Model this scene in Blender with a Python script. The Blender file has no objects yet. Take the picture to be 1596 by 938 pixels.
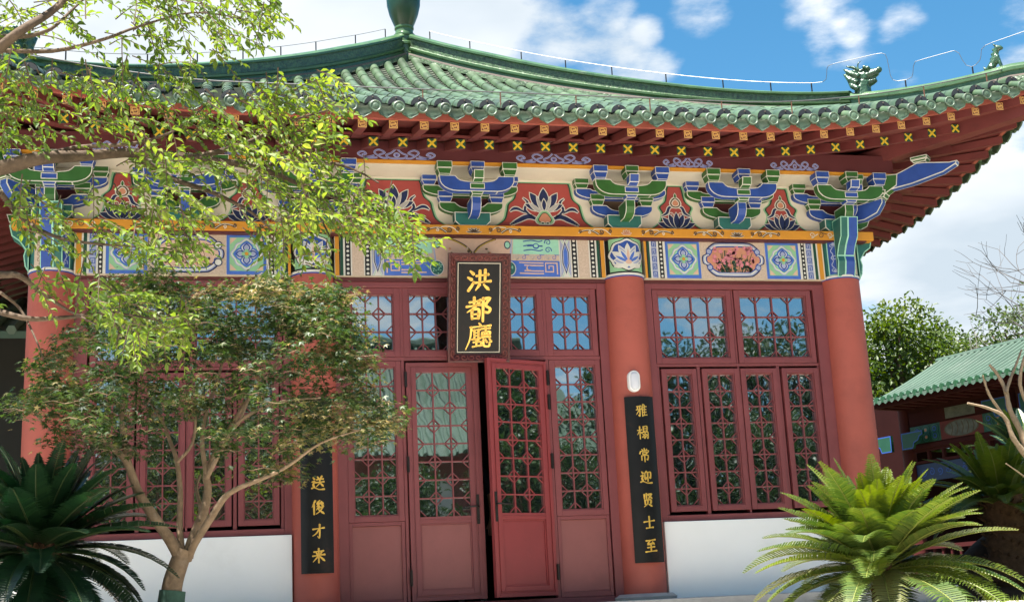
import bpy, bmesh, math, random
from math import sin, cos, pi, radians, sqrt, atan2
from mathutils import Vector, Matrix, noise

random.seed(7)
SC = bpy.context.scene
COL = SC.collection

# ------------------------------------------------------------------ camera
CAM = Vector((-2.4946, -12.5, -0.0625))
FPX = 2053.0
_p, _y, _r = radians(13.3085), radians(13.0391), radians(-2.8127)
_f = Vector((sin(_y) * cos(_p), cos(_y) * cos(_p), sin(_p)))
_rt = Vector((cos(_y), -sin(_y), 0))
_up = _rt.cross(_f)
RT = cos(_r) * _rt + sin(_r) * _up
UP = -sin(_r) * _rt + cos(_r) * _up
cd = bpy.data.cameras.new('camera')
cam = bpy.data.objects.new('camera', cd)
COL.objects.link(cam)
cam.matrix_world = Matrix(((RT.x, UP.x, -_f.x, CAM.x), (RT.y, UP.y, -_f.y, CAM.y), (RT.z, UP.z, -_f.z, CAM.z), (0, 0, 0, 1)))
cd.sensor_width = 36.0
cd.lens = FPX / 1596 * 36
cd.clip_start = 0.05
cd.clip_end = 3000
SC.camera = cam

# ------------------------------------------------------------------ sky, sun, exposure
SUN_TO = Vector((-0.30, -0.16, 0.93)).normalized()
SUN_EL = math.asin(SUN_TO.z)
SUN_AZ = atan2(SUN_TO.x, SUN_TO.y)
SKY_STRENGTH = 0.063
CLOUD = 0.47          # cloud radiance relative to the clear sky's scale (after strength)
W = bpy.data.worlds.new('World')
SC.world = W
W.use_nodes = True
nt = W.node_tree
nt.nodes.clear()


def N(t, typ, **kw):
    n = t.nodes.new(typ)
    for k, v in kw.items():
        setattr(n, k, v)
    return n


def wmath(op, a, b=None, clamp=False):
    n = N(nt, 'ShaderNodeMath', operation=op, use_clamp=clamp)
    for i, v in enumerate((a, b)):
        if v is None:
            continue
        if isinstance(v, (int, float)):
            n.inputs[i].default_value = v
        else:
            nt.links.new(v, n.inputs[i])
    return n.outputs[0]


sky = N(nt, 'ShaderNodeTexSky', sky_type='NISHITA', sun_disc=False)
sky.sun_elevation = SUN_EL
sky.sun_rotation = SUN_AZ
sky.air_density = 1.0
sky.dust_density = 0.6
sky.ozone_density = 2.2
tc = N(nt, 'ShaderNodeTexCoord')
sep = N(nt, 'ShaderNodeSeparateXYZ')
nt.links.new(tc.outputs['Generated'], sep.inputs[0])
# clouds lie on a flat layer overhead: project the view direction on it
zc = wmath('MAXIMUM', sep.outputs[2], 0.03)
zc = wmath('ADD', zc, 0.12)
comb = N(nt, 'ShaderNodeCombineXYZ')
nt.links.new(wmath('DIVIDE', sep.outputs[0], zc), comb.inputs[0])
nt.links.new(wmath('DIVIDE', sep.outputs[1], zc), comb.inputs[1])
nz = N(nt, 'ShaderNodeTexNoise')
nz.inputs['Scale'].default_value = 2.1
nz.inputs['Detail'].default_value = 9
nz.inputs['Roughness'].default_value = 0.56
nz.inputs['Distortion'].default_value = 0.25
nt.links.new(comb.outputs[0], nz.inputs['Vector'])
nzw = N(nt, 'ShaderNodeTexNoise')
nzw.inputs['Scale'].default_value = 7.5
nzw.inputs['Detail'].default_value = 8
nzw.inputs['Roughness'].default_value = 0.62
nt.links.new(comb.outputs[0], nzw.inputs['Vector'])
dens = wmath('ADD', nz.outputs['Fac'], wmath('MULTIPLY', wmath('SUBTRACT', nzw.outputs['Fac'], 0.5), 0.42))


def raydir(px, py):
    return (RT * ((px - 798) / FPX) - UP * ((py - 469) / FPX) + _f).normalized()


# cloud banks, seen ones and two added wide ones: (direction, angular radius in degrees, weight)
BANKS = [(raydir(420, 10), 11.0, 0.38), (raydir(120, 40), 11, 0.36), (raydir(690, -10), 4.5, 0.30), (raydir(820, 75), 3.6, 0.21), (raydir(985, 112), 2.6, 0.20),
         (raydir(1560, 300), 7.5, 0.34), (raydir(1430, 430), 7.0, 0.34), (raydir(1620, 480), 6, 0.3),
         (raydir(1600, 50), 2.4, 0.16), (raydir(1262, 35), 1.6, 0.10), (raydir(1370, 105), 2.0, 0.13), (raydir(1300, 78), 1.6, 0.09), (raydir(950, 5), 1.5, 0.15), (raydir(1090, 10), 1.8, 0.15), (raydir(1410, 40), 1.4, 0.14), (raydir(1010, 45), .9, 0.13), (raydir(1330, 45), 1.0, .13),
         (Vector((-.1, -.75, .65)).normalized(), 62, 0.17), (Vector((-.8, .1, .6)).normalized(), 40, 0.15),  # wide banks out of view, added to whiten the light on the facade
         (raydir(1130, 60), 4.5, -0.12), (raydir(1250, 160), 5, -0.05), (raydir(1480, 60), 2.6, -0.08), (raydir(1290, 90), 7, 0.03)]
for d, rad, wt in BANKS:
    dp = N(nt, 'ShaderNodeVectorMath', operation='DOT_PRODUCT')
    nt.links.new(tc.outputs['Generated'], dp.inputs[0])
    dp.inputs[1].default_value = d
    mr = N(nt, 'ShaderNodeMapRange', interpolation_type='SMOOTHSTEP')
    mr.inputs['From Min'].default_value = cos(radians(rad))
    mr.inputs['From Max'].default_value = cos(radians(rad * 0.15))
    mr.inputs['To Min'].default_value = 0
    mr.inputs['To Max'].default_value = wt
    nt.links.new(dp.outputs['Value'], mr.inputs['Value'])
    dens = wmath('ADD', dens, mr.outputs[0])
cov = N(nt, 'ShaderNodeMapRange', interpolation_type='SMOOTHSTEP')
cov.inputs['From Min'].default_value = 0.57
cov.inputs['From Max'].default_value = 0.82
nt.links.new(dens, cov.inputs['Value'])
# cloud shading: a second noise, soft grey bellies
nz2 = N(nt, 'ShaderNodeTexNoise')
nz2.inputs['Scale'].default_value = 1.5
nz2.inputs['Detail'].default_value = 5
nt.links.new(comb.outputs[0], nz2.inputs['Vector'])
cr = N(nt, 'ShaderNodeValToRGB')
cr.color_ramp.elements[0].position = 0.35
cr.color_ramp.elements[0].color = (5.6, 6.5, 7.3, 1)
cr.color_ramp.elements[1].position = 0.65
cr.color_ramp.elements[1].color = (10.0, 10.2, 10.4, 1)
nt.links.new(nz2.outputs['Fac'], cr.inputs[0])
csc = N(nt, 'ShaderNodeVectorMath', operation='SCALE')
csc.inputs['Scale'].default_value = CLOUD
nt.links.new(cr.outputs[0], csc.inputs[0])
hs = N(nt, 'ShaderNodeHueSaturation')
hs.inputs['Saturation'].default_value = 1.30
hs.inputs['Hue'].default_value = 0.486
hs.inputs['Value'].default_value = 0.78
nt.links.new(sky.outputs[0], hs.inputs['Color'])
mx = N(nt, 'ShaderNodeMix', data_type='RGBA')
nt.links.new(cov.outputs[0], mx.inputs['Factor'])
nt.links.new(hs.outputs[0], mx.inputs['A'])
nt.links.new(csc.outputs[0], mx.inputs['B'])
bg = N(nt, 'ShaderNodeBackground')
bg.inputs['Strength'].default_value = SKY_STRENGTH
nt.links.new(mx.outputs['Result'], bg.inputs[0])
wo = N(nt, 'ShaderNodeOutputWorld')
nt.links.new(bg.outputs[0], wo.inputs[0])

sd = bpy.data.lights.new('sun', 'SUN')
sd.energy = 5.0
sd.angle = radians(0.53)
sd.color = (1.0, 0.95, 0.87)
so = bpy.data.objects.new('sun', sd)
COL.objects.link(so)
so.rotation_euler = (-SUN_TO).to_track_quat('-Z', 'Y').to_euler()

SC.view_settings.view_transform = 'Standard'
SC.view_settings.look = 'None'
SC.view_settings.exposure = 2.05
SC.view_settings.gamma = 1
SC.view_settings.use_curve_mapping = False
try:
    SC.cycles.max_bounces = 8
    SC.cycles.diffuse_bounces = 4
    SC.cycles.glossy_bounces = 4
    SC.cycles.transmission_bounces = 4
    SC.cycles.use_denoising = True
    SC.cycles.sample_clamp_indirect = 6
except Exception:
    pass


# ------------------------------------------------------------------ helpers
def at(px, py, Y):
    """point of the plane at depth Y seen at this pixel of the photograph (measuring aid)"""
    d = RT * ((px - 798) / FPX) - UP * ((py - 469) / FPX) + _f
    return CAM + d * ((Y - CAM.y) / d.y)


MATS = {}


def paint(name, col, rough=0.55, var=0.12, scale=6.0, bump=0.0, bscale=60.0, spec=0.4, metal=0.0, dirt=None, coat=0.0, island=0.0):
    """painted / glazed / plastered surface: colour with soft mottling, roughness variation, fine bump"""
    if name in MATS:
        return MATS[name]
    m = bpy.data.materials.new(name)
    m.use_nodes = True
    t = m.node_tree
    b = t.nodes['Principled BSDF']
    b.inputs['Metallic'].default_value = metal
    b.inputs['Specular IOR Level'].default_value = spec
    b.inputs['Coat Weight'].default_value = coat
    co = N(t, 'ShaderNodeTexCoord')
    n1 = N(t, 'ShaderNodeTexNoise')
    n1.inputs['Scale'].default_value = scale
    n1.inputs['Detail'].default_value = 6
    n1.inputs['Roughness'].default_value = 0.65
    t.links.new(co.outputs['Object'], n1.inputs['Vector'])
    r = N(t, 'ShaderNodeValToRGB')
    r.color_ramp.elements[0].position = 0.3
    r.color_ramp.elements[1].position = 0.72
    r.color_ramp.elements[0].color = tuple(c * (1 - var) for c in col) + (1,)
    r.color_ramp.elements[1].color = tuple(min(1, c * (1 + var)) for c in col) + (1,)
    t.links.new(n1.outputs['Fac'], r.inputs[0])
    out = r.outputs[0]
    if dirt:
        n2 = N(t, 'ShaderNodeTexNoise')
        n2.inputs['Scale'].default_value = dirt[1]
        n2.inputs['Detail'].default_value = 8
        n2.inputs['Roughness'].default_value = 0.7
        t.links.new(co.outputs['Object'], n2.inputs['Vector'])
        mr = N(t, 'ShaderNodeMapRange')
        mr.inputs['From Min'].default_value = dirt[2]
        mr.inputs['From Max'].default_value = dirt[2] + 0.18
        mr.inputs['To Max'].default_value = dirt[3]
        t.links.new(n2.outputs['Fac'], mr.inputs['Value'])
        mxx = N(t, 'ShaderNodeMix', data_type='RGBA')
        mxx.inputs['B'].default_value = tuple(dirt[0]) + (1,)
        t.links.new(mr.outputs[0], mxx.inputs['Factor'])
        t.links.new(out, mxx.inputs['A'])
        out = mxx.outputs['Result']
    if island:
        gi = N(t, 'ShaderNodeNewGeometry')
        mi = N(t, 'ShaderNodeMapRange')
        mi.inputs['To Min'].default_value = 1 - island
        mi.inputs['To Max'].default_value = 1 + island
        t.links.new(gi.outputs['Random Per Island'], mi.inputs['Value'])
        hi = N(t, 'ShaderNodeHueSaturation')
        t.links.new(mi.outputs[0], hi.inputs['Value'])
        t.links.new(out, hi.inputs['Color'])
        out = hi.outputs['Color']
    t.links.new(out, b.inputs['Base Color'])
    rr = N(t, 'ShaderNodeMapRange')
    rr.inputs['To Min'].default_value = max(0.03, rough - 0.1)
    rr.inputs['To Max'].default_value = min(1, rough + 0.1)
    t.links.new(n1.outputs['Fac'], rr.inputs['Value'])
    t.links.new(rr.outputs[0], b.inputs['Roughness'])
    if bump:
        n3 = N(t, 'ShaderNodeTexNoise')
        n3.inputs['Scale'].default_value = bscale
        n3.inputs['Detail'].default_value = 4
        t.links.new(co.outputs['Object'], n3.inputs['Vector'])
        bp = N(t, 'ShaderNodeBump')
        bp.inputs['Strength'].default_value = bump
        bp.inputs['Distance'].default_value = 0.01
        t.links.new(n3.outputs['Fac'], bp.inputs['Height'])
        t.links.new(bp.outputs[0], b.inputs['Normal'])
    MATS[name] = m
    return m


def leafmat(name, cols, trans=0.4, rough=0.45, nscale=1.2):
    """foliage: colour differs from leaf to leaf (random per island) and clump to clump (noise)"""
    m = bpy.data.materials.new(name)
    m.use_nodes = True
    t = m.node_tree
    t.nodes.clear()
    g = N(t, 'ShaderNodeNewGeometry')
    co = N(t, 'ShaderNodeTexCoord')
    n1 = N(t, 'ShaderNodeTexNoise')
    n1.inputs['Scale'].default_value = nscale
    n1.inputs['Detail'].default_value = 3
    t.links.new(co.outputs['Object'], n1.inputs['Vector'])
    a = N(t, 'ShaderNodeMath', operation='MULTIPLY')
    a.inputs[1].default_value = 0.45
    t.links.new(g.outputs['Random Per Island'], a.inputs[0])
    mr = N(t, 'ShaderNodeMapRange')
    mr.inputs['From Min'].default_value = 0.3
    mr.inputs['From Max'].default_value = 0.7
    mr.inputs['To Max'].default_value = 0.55
    t.links.new(n1.outputs['Fac'], mr.inputs['Value'])
    s = N(t, 'ShaderNodeMath', operation='ADD')
    t.links.new(a.outputs[0], s.inputs[0])
    t.links.new(mr.outputs[0], s.inputs[1])
    r = N(t, 'ShaderNodeValToRGB')
    els = r.color_ramp.elements
    while len(els) < len(cols):
        els.new(0.5)
    for i, c in enumerate(cols):
        els[i].position = i / (len(cols) - 1)
        els[i].color = tuple(c) + (1,)
    t.links.new(s.outputs[0], r.inputs[0])
    p = N(t, 'ShaderNodeBsdfPrincipled')
    p.inputs['Roughness'].default_value = rough
    p.inputs['Specular IOR Level'].default_value = 0.5
    t.links.new(r.outputs[0], p.inputs['Base Color'])
    tr = N(t, 'ShaderNodeBsdfTranslucent')
    h = N(t, 'ShaderNodeHueSaturation')
    h.inputs['Hue'].default_value = 0.485
    h.inputs['Saturation'].default_value = 1.15
    h.inputs['Value'].default_value = 1.5
    t.links.new(r.outputs[0], h.inputs['Color'])
    t.links.new(h.outputs[0], tr.inputs['Color'])
    mxs = N(t, 'ShaderNodeMixShader')
    mxs.inputs[0].default_value = trans
    t.links.new(p.outputs[0], mxs.inputs[1])
    t.links.new(tr.outputs[0], mxs.inputs[2])
    o = N(t, 'ShaderNodeOutputMaterial')
    t.links.new(mxs.outputs[0], o.inputs[0])
    MATS[name] = m
    return m


class MB:
    """collects faces; build() links them as ONE mesh object"""

    def __init__(self):
        self.v, self.f, self.m = [], [], []

    def add(self, vs, fs, m=0):
        o = len(self.v)
        self.v += [tuple(p) for p in vs]
        for q in fs:
            self.f.append([i + o for i in q])
            self.m.append(m)

    def box(self, x0, x1, y0, y1, z0, z1, m=0):
        vs = [(x0, y0, z0), (x1, y0, z0), (x1, y1, z0), (x0, y1, z0), (x0, y0, z1), (x1, y0, z1), (x1, y1, z1), (x0, y1, z1)]
        self.add(vs, [(0, 3, 2, 1), (4, 5, 6, 7), (0, 1, 5, 4), (1, 2, 6, 5), (2, 3, 7, 6), (3, 0, 4, 7)], m)

    def frame(self, x0, x1, z0, z1, w, y0, y1, m=0, wb=None):
        wb = w if wb is None else wb
        self.box(x0, x0 + w, y0, y1, z0, z1, m)
        self.box(x1 - w, x1, y0, y1, z0, z1, m)
        self.box(x0 + w, x1 - w, y0, y1, z1 - w, z1, m)
        self.box(x0 + w, x1 - w, y0, y1, z0, z0 + wb, m)

    def tube(self, pts, rad, n=6, m=0, caps=True, flat=1.0):
        pts = [Vector(p) for p in pts]
        if not isinstance(rad, (list, tuple)):
            rad = [rad] * len(pts)
        rings = []
        ref = None
        for i, p in enumerate(pts):
            d = (pts[min(i + 1, len(pts) - 1)] - pts[max(i - 1, 0)])
            if d.length < 1e-9:
                d = Vector((0, 0, 1))
            d.normalize()
            if ref is None:
                ref = Vector((0, 0, 1)) if abs(d.z) < 0.9 else Vector((1, 0, 0))
            a = d.cross(ref)
            if a.length < 1e-6:
                a = d.cross(Vector((0.3, 1, 0.2)))
            a.normalize()
            b = a.cross(d).normalized()
            ref = b
            rings.append([p + rad[i] * (cos(2 * pi * k / n) * a + flat * sin(2 * pi * k / n) * b) for k in range(n)])
        vs = [q for r in rings for q in r]
        fs = []
        for i in range(len(rings) - 1):
            for k in range(n):
                k2 = (k + 1) % n
                fs.append((i * n + k, i * n + k2, (i + 1) * n + k2, (i + 1) * n + k))
        if caps:
            fs.append(tuple(range(n - 1, -1, -1)))
            fs.append(tuple(range((len(rings) - 1) * n, len(rings) * n)))
        self.add(vs, fs, m)

    def lathe(self, prof, c, n=24, m=0):
        vs, fs = [], []
        for (r, z) in prof:
            for k in range(n):
                a = 2 * pi * k / n
                vs.append((c[0] + r * cos(a), c[1] + r * sin(a), c[2] + z))
        for i in range(len(prof) - 1):
            for k in range(n):
                k2 = (k + 1) % n
                fs.append((i * n + k, i * n + k2, (i + 1) * n + k2, (i + 1) * n + k))
        fs.append(tuple(range(n - 1, -1, -1)))
        fs.append(tuple(range((len(prof) - 1) * n, len(prof) * n)))
        self.add(vs, fs, m)

    def sphere(self, c, r, m=0, n=10, sc=(1, 1, 1), rot=None):
        vs, fs = [], []
        k = n // 2
        for i in range(1, k):
            th = pi * i / k
            for j in range(n):
                ph = 2 * pi * j / n
                p = Vector((r * sc[0] * sin(th) * cos(ph), r * sc[1] * sin(th) * sin(ph), r * sc[2] * cos(th)))
                if rot:
                    p = rot @ p
                vs.append(Vector(c) + p)
        top = Vector((0, 0, r * sc[2]))
        bot = Vector((0, 0, -r * sc[2]))
        if rot:
            top, bot = rot @ top, rot @ bot
        vs += [Vector(c) + top, Vector(c) + bot]
        T, B = len(vs) - 2, len(vs) - 1
        for i in range(k - 2):
            for j in range(n):
                j2 = (j + 1) % n
                fs.append((i * n + j, (i + 1) * n + j, (i + 1) * n + j2, i * n + j2))
        for j in range(n):
            j2 = (j + 1) % n
            fs.append((T, j, j2))
            fs.append((B, (k - 2) * n + j2, (k - 2) * n + j))
        self.add(vs, fs, m)

    def build(self, name, mats, parent=None, smooth=False, loc=None, rotz=0, auto=None):
        me = bpy.data.meshes.new(name)
        me.from_pydata(self.v, [], self.f)
        mats = mats if isinstance(mats, (list, tuple)) else [mats]
        for mm in mats:
            me.materials.append(mm)
        me.polygons.foreach_set('material_index', self.m)
        if smooth or auto:
            me.polygons.foreach_set('use_smooth', [True] * len(me.polygons))
            if auto:
                bm = bmesh.new()
                bm.from_mesh(me)
                bmesh.ops.remove_doubles(bm, verts=bm.verts, dist=1e-5)
                for e in bm.edges:
                    if len(e.link_faces) == 2:
                        e.smooth = e.calc_face_angle(0) < auto
                bm.to_mesh(me)
                bm.free()
        me.update()
        o = bpy.data.objects.new(name, me)
        COL.objects.link(o)
        if loc is not None:
            o.location = loc
        o.rotation_euler.z = rotz
        if parent:
            o.parent = parent
        return o


def thing(name, label, cat, loc=(0, 0, 0), group=None):
    o = bpy.data.objects.new(name, None)
    COL.objects.link(o)
    o.empty_display_size = 0.2
    o.location = loc
    tag(o, label, cat, group)
    return o


def tag(o, label=None, cat=None, group=None, kind=None):
    if label:
        o['label'] = label
    if cat:
        o['category'] = cat
    if group:
        o['group'] = group
    if kind:
        o['kind'] = kind
    return o


def copy_tree(o, parent=None, seen=True):
    c = o.copy()
    COL.objects.link(c)
    if parent:
        c.parent = parent
    for ch in o.children:
        copy_tree(ch, c)
    return c


def bevel(o, w=0.004, seg=2):
    b = o.modifiers.new('bevel', 'BEVEL')
    b.width = w
    b.segments = seg
    b.limit_method = 'ANGLE'
    b.angle_limit = radians(40)
    return o


def remesh(o, vox=0.015, sm=3):
    r = o.modifiers.new('remesh', 'REMESH')
    r.mode = 'VOXEL'
    r.voxel_size = vox
    r.use_smooth_shade = True
    s = o.modifiers.new('smooth', 'SMOOTH')
    s.iterations = sm
    s.factor = 0.5
    return o


# ---- painted prisms: every flat side gets a pale painted edge line
def outlined(name, solids, mats, parent, line=0.011, loc=None):
    """solids: list of (polygon, axis, a, b, fill_index) - polygon extruded along an axis; edge lines use material 0"""
    line *= .76
    bm = bmesh.new()
    for poly, axis, a, b, fi in solids:
        def P(u, v, w):
            return (u, w, v) if axis == 'y' else ((w, u, v) if axis == 'x' else (u, v, w))
        n = len(poly)
        va = [bm.verts.new(P(u, v, a)) for u, v in poly]
        vb = [bm.verts.new(P(u, v, b)) for u, v in poly]
        ends = [bm.faces.new(va), bm.faces.new(vb[::-1])]
        sides = []
        for i in range(n):
            j = (i + 1) % n
            sides.append(bm.faces.new((va[j], va[i], vb[i], vb[j])))
        for f in ends + sides:
            f.material_index = fi
        flat = ends
        strips = []
        for i in range(n):
            p0, p1, p2 = (Vector(poly[i - 1]), Vector(poly[i]), Vector(poly[(i + 1) % n]))
            e0, e1 = (p1 - p0), (p2 - p1)
            if strips and e0.angle(e1, 0) < radians(42):
                strips[-1].append(sides[i])
            else:
                strips.append([sides[i]])
        bm.normal_update()
        keep = set(bm.faces)
        bmesh.ops.inset_individual(bm, faces=flat, thickness=line, depth=0.0, use_even_offset=True)
        if abs(a - b) > 4 * line:
            for st in strips:
                if sum(f.calc_area() for f in st) > 0.003:
                    bmesh.ops.inset_region(bm, faces=st, thickness=line * .85, depth=0.0, use_even_offset=True, use_boundary=True)
        for f in bm.faces:
            if f not in keep:
                f.material_index = 0
    bmesh.ops.recalc_face_normals(bm, faces=bm.faces)
    me = bpy.data.meshes.new(name)
    bm.to_mesh(me)
    bm.free()
    for mm in mats:
        me.materials.append(mm)
    o = bpy.data.objects.new(name, me)
    COL.objects.link(o)
    o.parent = parent
    if loc is not None:
        o.location = loc
    return o


class Art:
    """flat painted pattern on a surface: layers a fraction of a millimetre proud of one another"""

    def __init__(self, step=0.0012):
        self.q = []
        self.mats = []
        self.step = step

    def mi(self, m):
        if m not in self.mats:
            self.mats.append(m)
        return self.mats.index(m)

    def poly(self, pts, m, layer=0):
        self.q.append(([tuple(p) for p in pts], self.mi(m), layer))

    def rect(self, x0, x1, z0, z1, m, layer=0):
        self.poly([(x0, z0), (x1, z0), (x1, z1), (x0, z1)], m, layer)

    def ell(self, cx, cz, rx, rz, m, layer=0, n=20):
        self.poly([(cx + rx * cos(2 * pi * k / n), cz + rz * sin(2 * pi * k / n)) for k in range(n)], m, layer)

    def line(self, pts, w, m, layer=0, closed=False):
        pts = [Vector(p) for p in pts]
        n = len(pts)
        ws = w if isinstance(w, (list, tuple)) else [w] * n
        L, R = [], []
        for i in range(n):
            a = pts[(i - 1) % n] if (closed or i > 0) else pts[i]
            b = pts[(i + 1) % n] if (closed or i < n - 1) else pts[i]
            d = b - a
            if d.length < 1e-9:
                d = Vector((1, 0))
            d.normalize()
            nn = Vector((-d.y, d.x))
            k = 1.0
            if (closed or 0 < i < n - 1):
                d1 = (pts[i] - a)
                if d1.length > 1e-9:
                    c = abs(d1.normalized().dot(d))
                    k = min(1.6, 1 / max(c, 0.3))
            L.append(pts[i] + nn * ws[i] * k / 2)
            R.append(pts[i] - nn * ws[i] * k / 2)
        for i in range(n if closed else n - 1):
            j = (i + 1) % n
            self.poly([R[i], R[j], L[j], L[i]], m, layer)

    def petal(self, cx, cz, ang, ln, wd, fill, edge, layer=0, lw=0.008):
        def shape(l, w, s):
            pr = [(0, 0.25), (0.15, 0.62), (0.35, 0.95), (0.55, 1.0), (0.75, 0.72), (0.9, 0.34), (1, 0)]
            up = [(s + l * a, w * b / 2) for a, b in pr]
            dn = [(s + l * a, -w * b / 2) for a, b in pr[::-1][1:]]
            return [(cx + x * cos(ang) - y * sin(ang), cz + x * sin(ang) + y * cos(ang)) for x, y in up + dn]
        self.poly(shape(ln, wd, 0), edge, layer)
        self.poly(shape(ln - 2.4 * lw, wd - 2 * lw, lw), fill, layer + 1)

    def scroll(self, cx, cz, r, m, layer=0, w=0.01, flip=1, turns=1.4, tail=None, a0=0.0):
        pts = []
        n = 18
        for k in range(n + 1):
            t = k / n
            a = a0 + flip * 2 * pi * turns * t
            rr = r * (0.18 + 0.82 * t)
            pts.append((cx + rr * cos(a), cz + rr * sin(a)))
        if tail:
            pts += tail
        self.line(pts, [w * (0.6 + 0.4 * i / len(pts)) for i in range(len(pts))], m, layer)

    def build(self, name, parent, y=0.0, cyl=None, loc=None):
        bm = bmesh.new()
        for pts, mi, ly in self.q:
            vs = [bm.verts.new((p[0], -ly * self.step, p[1])) for p in pts]
            try:
                f = bm.faces.new(vs)
                f.material_index = mi
            except ValueError:
                continue
        bm.normal_update()
        flip = [f for f in bm.faces if f.normal.y > 0]
        bmesh.ops.reverse_faces(bm, faces=flip)
        if cyl:
            cx, cy, r, _ = cyl
            k = -8
            while k <= 8:
                u = cx + k * r * pi / 2 / 8
                g = list(bm.verts) + list(bm.edges) + list(bm.faces)
                bmesh.ops.bisect_plane(bm, geom=g, plane_co=(u, 0, 0), plane_no=(1, 0, 0), dist=1e-6)
                k += 1
            for v in bm.verts:
                a = (v.co.x - cx) / r
                rr = r - v.co.y
                v.co = (cx + rr * sin(a), cy - rr * cos(a), v.co.z)
        else:
            for v in bm.verts:
                v.co.y += y
        me = bpy.data.meshes.new(name)
        bm.to_mesh(me)
        bm.free()
        for mm in self.mats:
            me.materials.append(mm)
        o = bpy.data.objects.new(name, me)
        COL.objects.link(o)
        if parent:
            o.parent = parent
        if loc is not None:
            o.location = loc
        return o


def arc(cx, cz, r, a0, a1, n=8):
    return [(cx + r * cos(a0 + (a1 - a0) * k / n), cz + r * sin(a0 + (a1 - a0) * k / n)) for k in range(n + 1)]


def mirror(pts, cx):
    return [(2 * cx - x, z) for x, z in pts]


def smooth_path(pts, n=6):
    """Catmull-Rom through points (any dimension Vector)"""
    P = [Vector(p) for p in pts]
    out = []
    for i in range(len(P) - 1):
        p0, p1, p2, p3 = P[max(i - 1, 0)], P[i], P[i + 1], P[min(i + 2, len(P) - 1)]
        for k in range(n):
            t = k / n
            out.append(0.5 * ((2 * p1) + (p2 - p0) * t + (2 * p0 - 5 * p1 + 4 * p2 - p3) * t * t + (3 * p1 - p0 - 3 * p2 + p3) * t ** 3))
    out.append(P[-1])
    return out


def sp2(pts, n=5):
    return [(p[0], p[1]) for p in smooth_path([(a, b, 0) for a, b in pts], n)]


# ------------------------------------------------------------------ materials
COLUMN_RED = paint('column_red_paint', (0.3666, 0.0846, 0.0620), 0.6, 0.10, 2.2, 0.16, 160, dirt=((0.2538, 0.0594, 0.0460), 1.7, 0.52, 0.55))
FRAME_RED = paint('maroon_frame_paint', (0.195, 0.046, 0.050), 0.45, 0.10, 3.0, 0.05, 120, spec=0.45, dirt=((0.14, 0.034, 0.036), 1.6, 0.54, 0.5))
LEAF_RED = paint('crimson_door_paint', (0.23, 0.032, 0.034), 0.45, 0.10, 4.0, 0.03, 150, spec=0.5)
PANEL_RED = paint('dusty_red_panel_paint', (0.25, 0.080, 0.076), 0.5, 0.10, 2.0, 0.06, 100, dirt=((0.19, 0.06, 0.06), 1.4, 0.52, 0.6))
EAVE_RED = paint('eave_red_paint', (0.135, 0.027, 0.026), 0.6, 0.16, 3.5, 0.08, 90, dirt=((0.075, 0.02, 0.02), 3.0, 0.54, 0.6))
FASCIA_RED = paint('fascia_red_paint', (0.30, 0.075, 0.055), 0.6, 0.15, 4.0, 0.08, 90, dirt=((0.42, 0.2, 0.16), 5.0, 0.60, 0.4))
DARK_RED = paint('dark_maroon_paint', (0.085, 0.018, 0.021), 0.55, 0.1, 4.0)
WALL_WHITE = paint('white_wall_plaster', (0.8400, 0.8400, 0.8400), 0.85, 0.025, 1.2, 0.05, 160, spec=0.2, dirt=((0.6510, 0.6405, 0.6090), 1.1, 0.60, 0.3))
STONE = paint('grey_stone', (0.36, 0.35, 0.34), 0.8, 0.15, 8, 0.2, 80)
A_WHITE = paint('white_line_paint', (0.62, 0.60, 0.555), 0.6, 0.08, 14)
A_CREAM = paint('cream_paint', (0.62, 0.55, 0.44), 0.6, 0.08, 8)
SOFFIT_W = paint('soffit_cream_white', (0.66, 0.60, 0.50), 0.65, 0.06, 5)
A_BLUE = paint('ultramarine_paint', (0.022, 0.065, 0.30), 0.5, 0.16, 10)
A_BLUE2 = paint('bright_blue_paint', (0.06, 0.14, 0.50), 0.5, 0.14, 10)
A_NAVY = paint('navy_paint', (0.012, 0.022, 0.085), 0.5, 0.15, 10)
A_GREEN = paint('leaf_green_paint', (0.030, 0.115, 0.025), 0.5, 0.16, 10)
A_LGREEN = paint('pale_green_paint', (0.25, 0.48, 0.27), 0.55, 0.1, 10)
A_MINT = paint('mint_paint', (0.30, 0.58, 0.44), 0.55, 0.1, 10)
A_TEAL = paint('teal_paint', (0.022, 0.12, 0.105), 0.5, 0.15, 8)
A_DGREEN = paint('dark_green_paint', (0.01, 0.06, 0.035), 0.5, 0.15, 8)
A_RED = paint('panel_red_paint', (0.33, 0.055, 0.05), 0.6, 0.1, 6, dirt=((0.26, 0.04, 0.04), 6, 0.55, 0.5))
A_BLACK = paint('black_paint', (0.012, 0.012, 0.013), 0.5, 0.1, 8)
A_ORANGE = paint('orange_ochre_paint', (0.56, 0.24, 0.022), 0.55, 0.12, 5)
A_PINK = paint('pink_beige_paint', (0.60, 0.40, 0.31), 0.65, 0.08, 25)
A_SAND = paint('speckled_sand_paint', (0.52, 0.40, 0.32), 0.7, 0.18, 60)
A_ROSE = paint('rose_flower_paint', (0.60, 0.20, 0.24), 0.6, 0.25, 30)
A_CORAL = paint('coral_paint', (0.52, 0.23, 0.14), 0.6, 0.1, 12)
A_LAV = paint('lavender_paint', (0.33, 0.36, 0.52), 0.55, 0.1, 12)
A_LILAC = paint('blue_lilac_paint', (0.16, 0.17, 0.42), 0.55, 0.1, 12)
A_GREY = paint('grey_line_paint', (0.40, 0.40, 0.40), 0.6, 0.1, 12)
A_BROWN = paint('brown_paint', (0.10, 0.06, 0.035), 0.6, 0.2, 12)
A_YELLOW = paint('yellow_paint', (0.62, 0.42, 0.03), 0.55, 0.1, 12)
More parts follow.
